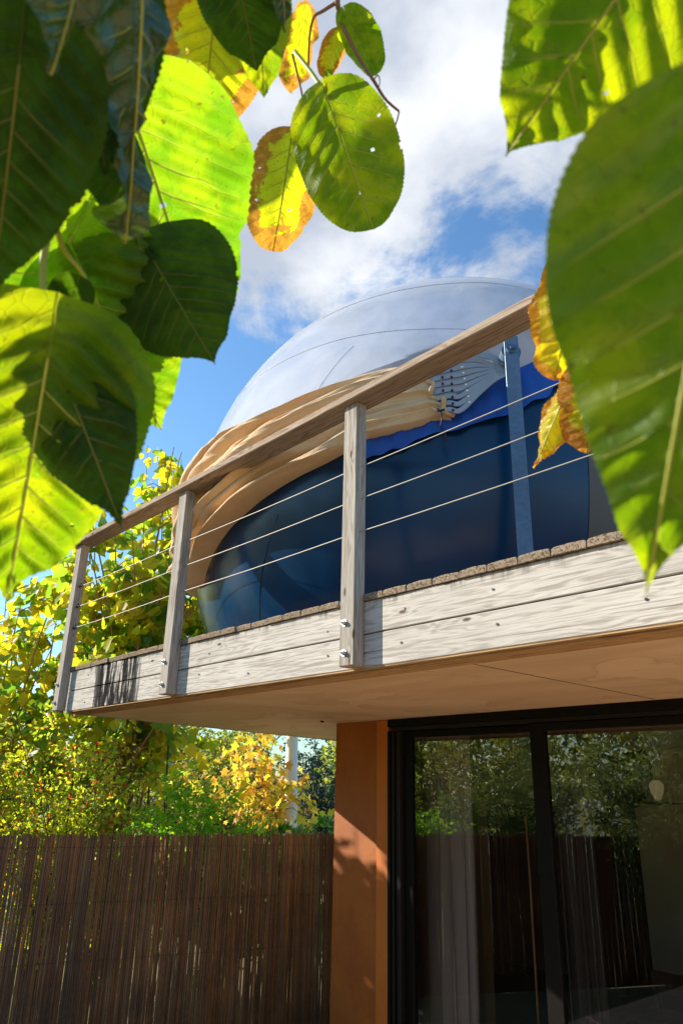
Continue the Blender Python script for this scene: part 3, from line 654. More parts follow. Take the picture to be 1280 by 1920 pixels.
# armchair
cp = on_y(1215, 1850, 6.2); chz = 0.02
chair = empty('armchair', (cp[0], 6.2, 0.02)); tag(chair, 'dark wooden chair with an armrest inside at lower right', 'chair')
cx_ = float(cp[0]); zt = float(on_y(1190, 1820, 6.2)[2])
for xx in (cx_-0.02, cx_+0.62): boxo('leg', xx, xx+0.04, 6.30, 6.34, 0.02, zt, M_WARD, chair); 
for xx in (cx_-0.02, cx_+0.62): boxo('leg', xx, xx+0.04, 5.80, 5.84, 0.02, zt-0.26, M_WARD, chair)
boxo('back_rail', cx_+0.021, cx_+0.619, 6.305, 6.335, zt-0.14, zt, M_WARD, chair); boxo('back_rail', cx_+0.021, cx_+0.619, 6.305, 6.335, zt-0.34, zt-0.24, M_WARD, chair)
for xx in (cx_-0.03, cx_+0.61): boxo('armrest', xx, xx+0.06, 5.76, 6.299, zt-0.258, zt-0.23, M_WARD, chair)
boxo('seat', cx_-0.01, cx_+0.64, 5.85, 6.298, zt-0.50, zt-0.44, M_CURT, chair)

# ------------------------------------------------------------ reed fences
def fence(p0, p1, z0, z1, pitch, label, gap=0.0):
    f = empty('reed_fence', (p0[0], p0[1], z0)); tag(f, label, 'fence', None)
    p0 = np.array(p0, float); p1 = np.array(p1, float); L = np.linalg.norm(p1-p0); d = (p1-p0)/L; nr = np.array([-d[1], d[0]])
    n = int(L/pitch); V = []; F = []; k0 = 0
    for lay in range(2):
        for i in range(n):
            s = (i+0.5*lay+random.uniform(-.25, .25))*pitch; r_ = pitch*random.uniform(0.44, 0.62)
            if random.random() < 0.006: continue
            tilt = random.gauss(0, 0.006); top = z1+random.gauss(0, 0.009)-(random.uniform(.03, .10) if random.random() < .05 else 0)
            o_ = random.gauss(0, .002)+lay*pitch*0.75
            for z in (z0, z0+(top-z0)*0.5, top):
                u = (z-z0)*tilt+ (random.gauss(0, .0015)); c_ = p0+d*(s+u)+nr*o_
                for a in range(5):
                    an = 2*PI*a/5+0.3; q = c_+d*math.cos(an)*r_+nr*math.sin(an)*r_; V.append((q[0], q[1], z))
            for j in range(2):
                for a in range(5): a2 = (a+1) % 5; F.append((k0+j*5+a, k0+j*5+a2, k0+(j+1)*5+a2, k0+(j+1)*5+a))
            F.append(tuple(k0+10+a for a in range(5))); k0 += 15
    o = obj('reeds', mesh_from('reeds', V, F), M_REED, f); o['kind'] = 'stuff'
    wires = []
    for z in (z1-0.10, z1-0.55, z1-1.0):
        wires.append(([(p0[0]-nr[0]*pitch*.62, p0[1]-nr[1]*pitch*.62, z), (p1[0]-nr[0]*pitch*.62, p1[1]-nr[1]*pitch*.62, z)], 0.0015))
    tubes('binding_wire', wires, M_DARKMETAL, f, 4)
    return f
def mat_reed():
    m, t, b, o = newmat('brown reed'); g = NN(t, 'ShaderNodeNewGeometry'); rd = g.outputs['Random Per Island']
    ra = NN(t, 'ShaderNodeValToRGB'); t.links.new(rd, ra.inputs[0]); cr = ra.color_ramp
    for i, (p_, c_) in enumerate([(0, (0.16, 0.06, 0.02)), (.3, (0.30, 0.12, 0.04)), (.55, (0.15, 0.08, 0.045)), (.8, (0.38, 0.15, 0.04)), (1, (0.26, 0.17, 0.11))]):
        if i > 1: cr.elements.new(0.5)
    for i, (p_, c_) in enumerate([(0, (0.16, 0.06, 0.02)), (.3, (0.30, 0.12, 0.04)), (.55, (0.15, 0.08, 0.045)), (.8, (0.38, 0.15, 0.04)), (1, (0.26, 0.17, 0.11))]):
        cr.elements[i].position = p_; cr.elements[i].color = (*c_, 1)
    v = NN(t, 'ShaderNodeVectorMath', operation='MULTIPLY'); t.links.new(g.outputs['Position'], v.inputs[0]); v.inputs[1].default_value = (1.4, 1.4, 1.2)
    n = NN(t, 'ShaderNodeTexNoise', i_Scale=1.0, i_Detail=7.0, i_Roughness=0.7); t.links.new(v.outputs[0], n.inputs['Vector'])
    c = mix(t, sstep(t, n.outputs[0], 0.35, 0.62, 0.55, 0), ra.outputs[0], (0.035, 0.018, 0.012))
    n2 = NN(t, 'ShaderNodeTexNoise', i_Scale=60.0, i_Detail=3.0); t.links.new(g.outputs['Position'], n2.inputs['Vector'])
    c = mix(t, sstep(t, n2.outputs[0], 0.6, 0.8, 0, 0.5), c, (0.45, 0.33, 0.25))
    t.links.new(c, b.inputs['Base Color']); b.inputs['Roughness'].default_value = 0.45
    return m
M_REED = mat_reed()
fz = 1.42
pa = on_z(-260, 1568, fz); pa = np.array([-7.85, 1.1]); pb = on_z(621, 1564.5, fz)[:2]; pm = on_z(0, 1567, fz)[:2]
dirn = (pb-pm)/np.linalg.norm(pb-pm)
fence(pm-dirn*1.6, pb+dirn*2.2, -0.34, fz, 0.0128, 'dark brown reed fence under the shrubs, left of the rust wall')
fence((-6.75, 1.15), (-3.6, -5.6), -0.34, 1.36, 0.018, 'second brown reed fence mirrored in the door, off to the left')

# ------------------------------------------------------------ planting
HEART = ([(0, 0.06, 0), (-.26, -.06, .05), (-.47, .16, .10), (-.44, .45, .09), (-.24, .78, .05), (0, 1.05, -.04), (.24, .78, .05), (.44, .45, .09), (.47, .16, .10), (.26, -.06, .05)], [(0, 5, 4, 3, 2, 1), (0, 9, 8, 7, 6, 5)])
DIAM = ([(0, 0, 0), (-.26, .45, .08), (0, 1, 0), (.26, .45, .08)], [(0, 2, 1), (0, 3, 2)])
LANCE = ([(0, 0, 0), (-.075, .4, .02), (0, 1, -.04), (.075, .4, .02)], [(0, 2, 1), (0, 3, 2)])
LOBED = ([(0, 0, 0), (-.45, .05, .04), (-.28, .3, .03), (-.55, .6, .08), (-.2, .62, .02), (0, 1.05, 0), (.2, .62, .02), (.55, .6, .08), (.28, .3, .03), (.45, .05, .04)], [(0, 5, 4, 3, 2, 1), (0, 9, 8, 7, 6, 5)])
def frames(dirs, rng_):
    n = len(dirs); Y = dirs/np.linalg.norm(dirs, axis=1, keepdims=True)
    rv = rng_.normal(size=(n, 3)); X = np.cross(Y, rv); X /= np.linalg.norm(X, axis=1, keepdims=True); Z = np.cross(X, Y); return X, Y, Z
def cloud(name, pts, dirs, size, tmpl, mat, parent, kind='stuff'):
    tv = np.array(tmpl[0], float); X, Y, Z = frames(dirs, rng)
    V = pts[:, None, :] + size[:, None, None]*(tv[None, :, 0:1]*X[:, None, :]+tv[None, :, 1:2]*Y[:, None, :]+tv[None, :, 2:3]*Z[:, None, :])
    k = len(tv); n = len(pts); ff = np.concatenate([np.array(f) for f in tmpl[1]]); sz = np.array([len(f) for f in tmpl[1]])
    flat = (ff[None, :]+np.arange(n)[:, None]*k).ravel(); sizes = np.tile(sz, n)
    o = obj(name, mesh_np(name, V.reshape(-1, 3), flat, sizes), mat, parent)
    if kind: o['kind'] = kind
    return o
def plant(name, label, cat, base, H, stems, spread, tmpl, lmat, bmat, lsize, nleaf, start=0.25, twigs=9, twlen=0.5, r0=0.02, trunk=0.0, rtrunk=0.1, tmat=None,
          parts=0, group=None, droop=0.5, jit=0.10, lean=(0, 0), leafname='foliage'):
    base = np.array(base, float); root = empty(name, base); tag(root, label, cat, group)
    lines = []; tw = []
    top0 = base+np.array([0, 0, trunk])
    if trunk > 0:
        P = smooth_line([base, base+np.array([0.03, 0.02, trunk*0.5]), top0+np.array([lean[0]*.2, lean[1]*.2, 0]), top0+np.array([lean[0], lean[1], (H-trunk)*0.7])], 10)
        tubes('trunk', [(P, np.linspace(rtrunk, rtrunk*0.6, 10))], tmat or bmat, root, 10)
    for i in range(stems):
        a = rng.uniform(0, 2*PI); rs = spread*math.sqrt(rng.uniform(0.02, 1))
        h = (H-trunk)*rng.uniform(0.65, 1.0)*(1-0.35*(rs/spread)**2)
        e_ = top0+np.array([math.cos(a)*rs+lean[0], math.sin(a)*rs+lean[1], h])
        s_ = (base+np.array([rng.normal(0, .12), rng.normal(0, .12), 0])) if trunk == 0 else top0+np.array([0, 0, rng.uniform(-.1, .4)*(H-trunk)*.5])
        mid = s_*0.5+e_*0.5+np.array([rng.normal(0, .08), rng.normal(0, .08), 0.12*h])-0.25*np.array([math.cos(a)*rs, math.sin(a)*rs, 0])
        P = smooth_line([s_, mid, e_], 12); lines.append((P, np.linspace(r0, r0*0.2, 12)))
        for k in range(twigs):
            u = rng.uniform(start, 1.0); q = P[min(11, int(u*11))]; an = rng.uniform(0, 2*PI); l = twlen*rng.uniform(.5, 1.2)*(1.15-0.5*u)
            d = np.array([math.cos(an), math.sin(an), rng.uniform(-.1, .9)]); d /= np.linalg.norm(d)
            Q = smooth_line([q, q+d*l*.5+np.array([0, 0, .06*l]), q+d*l-np.array([0, 0, droop*l*.4])], 5); tw.append(Q)
            lines.append((Q, np.linspace(r0*.35, r0*.1, 5)))
    tubes('branches', lines, bmat, root, 4, False)
    Q = np.array(tw); idx = rng.integers(0, len(Q), nleaf); u = rng.uniform(0.1, 1, nleaf)*4; i0 = np.minimum(u.astype(int), 3); f = (u-i0)[:, None]
    P = Q[idx, i0]*(1-f)+Q[idx, i0+1]*f + rng.normal(0, jit, (nleaf, 3))*twlen
    D = (Q[idx, 4]-Q[idx, 0]); D /= np.linalg.norm(D, axis=1, keepdims=True); D = D+rng.normal(0, .7, (nleaf, 3)); D[:, 2] -= droop
    sz = lsize*rng.uniform(.6, 1.2, nleaf)
    if parts:
        dist = np.linalg.norm(P-CAM, axis=1); order = np.argsort(dist/sz); pick = order[:parts]; rest = order[parts:]
        tv = tmpl; me = mesh_from('leaf', tv[0], tv[1]); me.materials.append(lmat); X, Y, Z = frames(D[pick], rng)
        for n_, ii in enumerate(pick):
            o = bpy.data.objects.new('leaf', me); COL.objects.link(o); o.parent = root
            m_ = Matrix([[X[n_][r_]*sz[ii], Y[n_][r_]*sz[ii], Z[n_][r_]*sz[ii]] for r_ in range(3)]).to_4x4(); m_.translation = Vector(P[ii]-base); o.matrix_local = m_
        P = P[rest]; D = D[rest]; sz = sz[rest]
    cloud(leafname, P, D, sz, tmpl, lmat, root)
    return root

# big leaved tree behind the railing
plant('mulberry_tree', 'tall yellow green broad leaved tree behind the first two railing posts', 'tree', under(215, 10.5), 7.5, 30, 1.8, HEART, L_BIG, M_BARK, 0.165, 4600, start=0.50, twigs=13, twlen=0.75, r0=0.028, parts=280, droop=0.9)
plant('mulberry_tree', 'yellow broad leaved tree at the left edge beyond the fence', 'tree', under(10, 10.8), 5.6, 18, 1.7, HEART, L_BIG, M_BARK, 0.155, 2300, start=0.35, twigs=10, twlen=0.7, r0=0.024, parts=60, droop=0.9)
# slim shoots poking into the sky beside the dome
def wand(x, d, ytop, label):
    b0 = under(x, d); tp = at(x+15, ytop, d/math.cos(math.radians(24))); root = empty('sapling', b0); tag(root, label, 'sapling')
    P = smooth_line([b0, b0*.5+tp*.5+np.array([.05, .0, 0]), tp], 16); tubes('stem', [(P, np.linspace(.02, .003, 16))], M_TWIG, root, 5)
    me = mesh_from('leaf', HEART[0], HEART[1]); me.materials.append(L_BIG)
    for k in range(26):
        q = P[-1]*(k/26)+P[8]*(1-k/26) if k < 26 else P[-1]
        i = 8+k/26*7; a = int(i); q = P[a]*(1-(i-a))+P[min(a+1, 15)]*(i-a)
        o = bpy.data.objects.new('leaf', me); COL.objects.link(o); o.parent = root; s_ = random.uniform(.07, .11)
        o.location = Vector(q+rng.normal(0, .03, 3)-b0); o.scale = (s_,)*3; o.rotation_euler = (random.uniform(-2.6, -1.2), random.uniform(-.6, .6), random.uniform(0, 6.28))
wand(262, 10.0, 835, 'leftmost thin sapling with sparse leaves against the sky')
wand(295, 10.3, 850, 'middle thin sapling with sparse leaves against the sky')
wand(325, 10.1, 862, 'thin sapling nearest the folded sunshade')
# small leaved shrubs above the fence
plant('berry_shrub', 'fine leaved yellow green shrub with red leaves above the fence, below the first post', 'shrub', under(120, 9.0), 3.3, 22, 1.15, DIAM, L_SMALL, M_TWIG, 0.058, 9000, start=0.3, twigs=16, twlen=0.5, r0=0.014, jit=.12)
plant('berry_shrub', 'fine leaved shrub at the far left above the fence', 'shrub', under(-60, 9.0), 3.3, 16, 1.0, DIAM, L_SMALL, M_TWIG, 0.058, 4500, start=0.3, twigs=14, twlen=0.5, r0=0.014, jit=.12)
plant('berry_shrub', 'fine leaved shrub under the balcony corner with reddish sprays', 'shrub', under(225, 9.7), 2.75, 18, 0.85, DIAM, L_SMALL, M_TWIG, 0.055, 6500, start=0.3, twigs=14, twlen=0.45, r0=0.012, jit=.12)
plant('heavenly_bamboo', 'bright green feathery shrub in the middle above the fence', 'shrub', under(345, 8.7), 2.75, 22, 0.80, DIAM, L_NAND, M_TWIG, 0.075, 7000, start=0.35, twigs=14, twlen=0.42, r0=0.01, jit=.10, droop=.2)
for i, (x, d, h, lab) in enumerate([(430, 9.3, 1.95, 'dark green laurel bush right of the feathery shrub'), (505, 9.6, 1.92, 'low dark laurel bush left of the white trunk'), (585, 9.9, 1.98, 'low laurel bush between the white trunk and the wall')]):
    plant('laurel_bush', lab, 'bush', under(x, d), h, 14, 0.62, DIAM, L_LAUR, M_TWIG, 0.12, 1500, start=0.3, twigs=9, twlen=0.35, r0=0.01, droop=.1, group=None)
# pale trunked autumn tree and company
plant('plane_tree', 'golden autumn tree with a smooth white trunk right of centre', 'tree', under(543, 12.2), 7.0, 20, 2.0, LOBED, L_GOLD, M_TWIG, 0.16, 2200, start=0.2, twigs=11, twlen=1.0, r0=0.03, trunk=3.1, rtrunk=0.125, tmat=M_WHITEBARK, parts=90, droop=1.0, jit=.18)
plant('plane_tree', 'low hanging golden boughs left of the white trunk', 'tree', under(455, 12.4), 3.6, 12, 1.2, LOBED, L_GOLD, M_TWIG, 0.14, 650, start=0.62, twigs=10, twlen=0.7, r0=0.02, parts=60, droop=1.0, jit=.18)
plant('olive_tree', 'loose yellow green tree behind the feathery shrub', 'tree', under(410, 14.5), 3.9, 18, 1.9, DIAM, L_MID, M_TWIG, 0.085, 9000, start=0.2, twigs=14, twlen=0.7, r0=0.02)
plant('olive_tree', 'loose yellow green tree behind the balcony corner', 'tree', under(260, 15.5), 4.2, 16, 1.9, DIAM, L_MID, M_TWIG, 0.085, 7000, start=0.2, twigs=14, twlen=0.7, r0=0.02)
plant('cypress_tree', 'dark blue green conifer between white trunk and rust wall', 'tree', under(600, 19.0), 4.3, 24, 1.3, DIAM, L_DARK, M_TWIG, 0.09, 9000, start=0.1, twigs=14, twlen=0.5, r0=0.02)
plant('cypress_tree', 'small dark conifer just left of the golden boughs', 'tree', under(318, 18.0), 4.1, 16, 0.8, DIAM, L_DARK, M_TWIG, 0.09, 5000, start=0.1, twigs=14, twlen=0.4, r0=0.02)
# far wood closing the view low down
n = 70000; an = rng.uniform(-math.radians(150), math.radians(8), n)+0; dd = rng.uniform(24, 32, n)
hz = rng.uniform(0, 1, n)**0.7*(3.6+1.0*np.sin(an*23)+0.7*np.sin(an*51+1)+3.4*(an < -math.radians(42)))
dirs = np.stack([np.sin(an-HD), np.cos(an-HD)], 1)
P = np.stack([dirs[:, 0]*dd, dirs[:, 1]*dd, hz-0.3], 1)
o = cloud('far_wood', P, rng.normal(size=(n, 3)), rng.uniform(.16, .42, n), DIAM, L_MID, None); tag(o, 'hazy distant wood low behind the garden trees', 'wood')

plant('garden_shrub', 'dense shrub added out of view at the left to shade the rust wall', 'shrub', (-8.3, 1.65, -.35), 4.62, 44, 0.9, DIAM, L_MID, M_TWIG, 0.17, 15000, start=0.12, twigs=14, twlen=0.5, r0=0.015)  # added out of view: its crown keeps the sun off the rust wall
plant('garden_shrub', 'second dense shrub added out of view to deepen the shade on the rust wall', 'shrub', (-9.5, .85, -.35), 4.7, 34, 1.0, DIAM, L_MID, M_TWIG, 0.13, 12000, start=0.1, twigs=14, twlen=0.5, r0=0.015)  # added behind it, also unseen, to close gaps in that shade
# shrubs to the left that the door glass mirrors
plant('oleander', 'tall oleander with long glinting leaves inside the fence, mirrored in the right pane', 'shrub', (-4.6, -1.3, -0.35), 3.7, 18, 1.1, LANCE, L_OLE, M_TWIG, 0.13, 8000, start=0.35, twigs=12, twlen=0.6, r0=0.012, droop=.5, jit=.08)
plant('oleander', 'oleander with long leaves behind the second fence, mirrored beside the middle upright', 'shrub', (-6.9, -1.6, -0.35), 3.9, 22, 1.3, LANCE, L_OLE, M_TWIG, 0.13, 11000, start=0.2, twigs=13, twlen=0.6, r0=0.014, droop=.3, jit=.08)
plant('oleander', 'oleander with long leaves behind the second fence, mirrored at the far right', 'shrub', (-6.0, -4.6, -0.35), 3.9, 22, 1.4, LANCE, L_OLE, M_TWIG, 0.13, 11000, start=0.2, twigs=13, twlen=0.6, r0=0.014, droop=.3, jit=.08)
for i, (x_, y_, h_) in enumerate([(-8.6, -0.6, 3.0), (-9.8, -2.8, 4.2), (-9.4, -5.6, 4.6), (-12.5, -2.4, 4.9)]):
    plant('garden_shrub', ['bright green shrub mirrored above the fence in the left pane', 'second mirrored shrub farther behind the second fence', 'third mirrored shrub behind the oleanders', 'tall shrub at the back of the mirrored garden'][i], 'shrub', (x_, y_, -.35), h_, 18, 1.5, DIAM, L_NAND if i == 0 else L_MID, M_TWIG, 0.09, 8000, start=0.2, twigs=13, twlen=0.6, r0=0.015)

# ------------------------------------------------------------ foreground leaves
def mat_leaf(name, base1, base2, tr1, tr2, brown=0.0, brownc=(0.30, 0.13, 0.02), brownt=(0.62, 0.30, 0.03), nsec=8.0, tfac=0.5, rough=0.36, veinc=(0.30, 0.33, 0.06), veint=(0.85, 0.85, 0.12), dirty=0.0, spec=0.3):
    m, t, b, o = newmat(name)
    uv = NN(t, 'ShaderNodeUVMap'); uv.uv_map = 'UVMap'; sx = NN(t, 'ShaderNodeSeparateXYZ'); t.links.new(uv.outputs[0], sx.inputs[0])
    ed = NN(t, 'ShaderNodeUVMap'); ed.uv_map = 'Edge'; se = NN(t, 'ShaderNodeSeparateXYZ'); t.links.new(ed.outputs[0], se.inputs[0])
    oi = NN(t, 'ShaderNodeObjectInfo')
    xx = mth(t, 'SUBTRACT', sx.outputs[0], 0.5); yy = sx.outputs[1]; ax_ = mth(t, 'ABSOLUTE', xx)
    off = NN(t, 'ShaderNodeVectorMath', operation='ADD'); t.links.new(uv.outputs[0], off.inputs[0])
    cx = NN(t, 'ShaderNodeCombineXYZ'); t.links.new(mth(t, 'MULTIPLY', oi.outputs['Random'], 19.0), cx.inputs[2]); t.links.new(cx.outputs[0], off.inputs[1])
    nz = NN(t, 'ShaderNodeTexNoise', i_Scale=3.0, i_Detail=2.0); t.links.new(off.outputs[0], nz.inputs['Vector'])
    wob = mth(t, 'MULTIPLY', mth(t, 'SUBTRACT', nz.outputs[0], 0.5), 0.10)
    ph = mth(t, 'MULTIPLY', mth(t, 'ADD', mth(t, 'SUBTRACT', yy, mth(t, 'MULTIPLY', ax_, 0.72)), wob), nsec)
    side = mth(t, 'MULTIPLY', mth(t, 'GREATER_THAN', xx, 0.0), 0.35); ph = mth(t, 'ADD', ph, side)
    dsec = mth(t, 'DIVIDE', mth(t, 'PINGPONG', ph, 0.5), nsec)
    fade = sstep(t, se.outputs[0], 0.15, 1.0, 1.0, 0.25)
    vsec = mth(t, 'MULTIPLY', sstep(t, dsec, 0.0015, 0.0055, 1.0, 0.0), fade)
    vmid = sstep(t, ax_, 0.003, 0.010, 1.0, 0.0)
    vor = NN(t, 'ShaderNodeTexVoronoi', feature='DISTANCE_TO_EDGE', i_Scale=16.0); t.links.new(off.outputs[0], vor.inputs['Vector'])
    vter = sstep(t, vor.outputs['Distance'], 0.0, 0.05, 0.16, 0.0)
    vein = mth(t, 'MAXIMUM', mth(t, 'MAXIMUM', vsec, vmid), vter)
    n2 = NN(t, 'ShaderNodeTexNoise', i_Scale=4.0, i_Detail=5.0, i_Roughness=0.6); t.links.new(off.outputs[0], n2.inputs['Vector'])
    nf = sstep(t, n2.outputs[0], 0.38, 0.62)
    cb = mix(t, nf, base1, base2); ct = mix(t, nf, tr1, tr2)
    cb = mix(t, mth(t, 'MULTIPLY', vein, 0.55), cb, veinc); ct = mix(t, mth(t, 'MULTIPLY', vein, 0.42), ct, veint)
    if brown > 0:
        n3 = NN(t, 'ShaderNodeTexNoise', i_Scale=7.0, i_Detail=5.0, i_Roughness=0.65, i_Distortion=0.6); t.links.new(off.outputs[0], n3.inputs['Vector'])
        em = mth(t, 'MAXIMUM', se.outputs[0], mth(t, 'MULTIPLY', mth(t, 'SUBTRACT', yy, 0.35), 1.45))
        s_ = mth(t, 'ADD', em, mth(t, 'MULTIPLY', mth(t, 'SUBTRACT', n3.outputs[0], 0.5), 1.1))
        s_ = mth(t, 'SUBTRACT', s_, mth(t, 'MULTIPLY', vsec, 0.16))
        bm_ = sstep(t, s_, 1.0-brown, 1.03-brown)
        spk = NN(t, 'ShaderNodeTexNoise', i_Scale=24.0, i_Detail=4.0); t.links.new(off.outputs[0], spk.inputs['Vector'])
        bc = mix(t, sstep(t, spk.outputs[0], 0.4, 0.65), brownc, [v*1.5 for v in brownc]); bt = mix(t, sstep(t, spk.outputs[0], 0.4, 0.65), brownt, [min(1, v*1.3) for v in brownt])
        cb = mix(t, bm_, cb, bc); ct = mix(t, bm_, ct, bt)
    sp2 = NN(t, 'ShaderNodeTexNoise', i_Scale=38.0, i_Detail=3.0); t.links.new(off.outputs[0], sp2.inputs['Vector'])
    ds = sstep(t, sp2.outputs[0], 0.66, 0.72, 0, 0.75+dirty)
    cb = mix(t, ds, cb, (0.06, 0.04, 0.01)); ct = mix(t, ds, ct, (0.25, 0.16, 0.02))
    t.links.new(cb, b.inputs['Base Color']); b.inputs['Roughness'].default_value = rough; b.inputs['Specular IOR Level'].default_value = spec
    hh = mth(t, 'ADD', mth(t, 'MULTIPLY', vein, -1.0), mth(t, 'MULTIPLY', n2.outputs[0], 0.8))
    bp = NN(t, 'ShaderNodeBump', i_Strength=0.9, i_Distance=0.0022); bp.invert = True; t.links.new(hh, bp.inputs['Height']); t.links.new(bp.outputs[0], b.inputs['Normal'])
    tr = NN(t, 'ShaderNodeBsdfTranslucent'); t.links.new(ct, tr.inputs[0]); t.links.new(bp.outputs[0], tr.inputs[1])
    mx = NN(t, 'ShaderNodeMixShader', i_0=tfac); t.links.new(b.outputs[0], mx.inputs[1]); t.links.new(tr.outputs[0], mx.inputs[2]); t.links.new(mx.outputs[0], o.inputs[0])
    return m
LF_G = mat_leaf('green leaf', (0.05, 0.11, 0.003), (0.09, 0.16, 0.004), (0.30, 0.52, 0.003), (0.68, 0.78, 0.005), rough=0.5, veinc=(0.2, 0.24, 0.03))
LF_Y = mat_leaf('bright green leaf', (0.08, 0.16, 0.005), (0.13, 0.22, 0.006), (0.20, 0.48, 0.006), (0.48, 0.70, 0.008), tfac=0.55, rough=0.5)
LF_D = mat_leaf('shaded green leaf', (0.016, 0.045, 0.003), (0.028, 0.07, 0.004), (0.07, 0.17, 0.003), (0.14, 0.28, 0.004), tfac=0.4, rough=0.5, spec=0.2, veinc=(0.12, 0.15, 0.015), veint=(0.3, 0.36, 0.03))  # shade put into the colour, for leaves that others overshadow
LF_S = mat_leaf('glossy leaf', (0.02, 0.06, 0.004), (0.03, 0.09, 0.005), (0.07, 0.18, 0.003), (0.12, 0.26, 0.004), tfac=0.25, rough=0.30, spec=1.0, veinc=(0.10, 0.13, 0.02), veint=(0.3, 0.36, 0.03))
LF_B = mat_leaf('browning leaf', (0.30, 0.32, 0.015), (0.36, 0.38, 0.02), (0.80, 0.90, 0.01), (0.95, 0.96, 0.015), brown=0.40, tfac=0.55, veinc=(0.3, 0.25, 0.05), veint=(0.8, 0.62, 0.05))
LF_O = mat_leaf('orange yellow leaf', (0.50, 0.42, 0.02), (0.55, 0.40, 0.02), (1.0, 0.95, 0.01), (1.0, 0.80, 0.015), brown=0.24, brownc=(0.42, 0.16, 0.01), brownt=(0.95, 0.45, 0.02), tfac=0.55)
M_PET = plain('petiole', (0.36, 0.40, 0.05), 0.5, 0, 0.2, 30)
M_PETD = plain('dark leaf rib', (0.13, 0.15, 0.02), 0.6, 0, 0.2, 30)
M_PETB = plain('brown twig bark', (0.20, 0.11, 0.06), 0.7, 0, 0.3, 60, 0.0006)

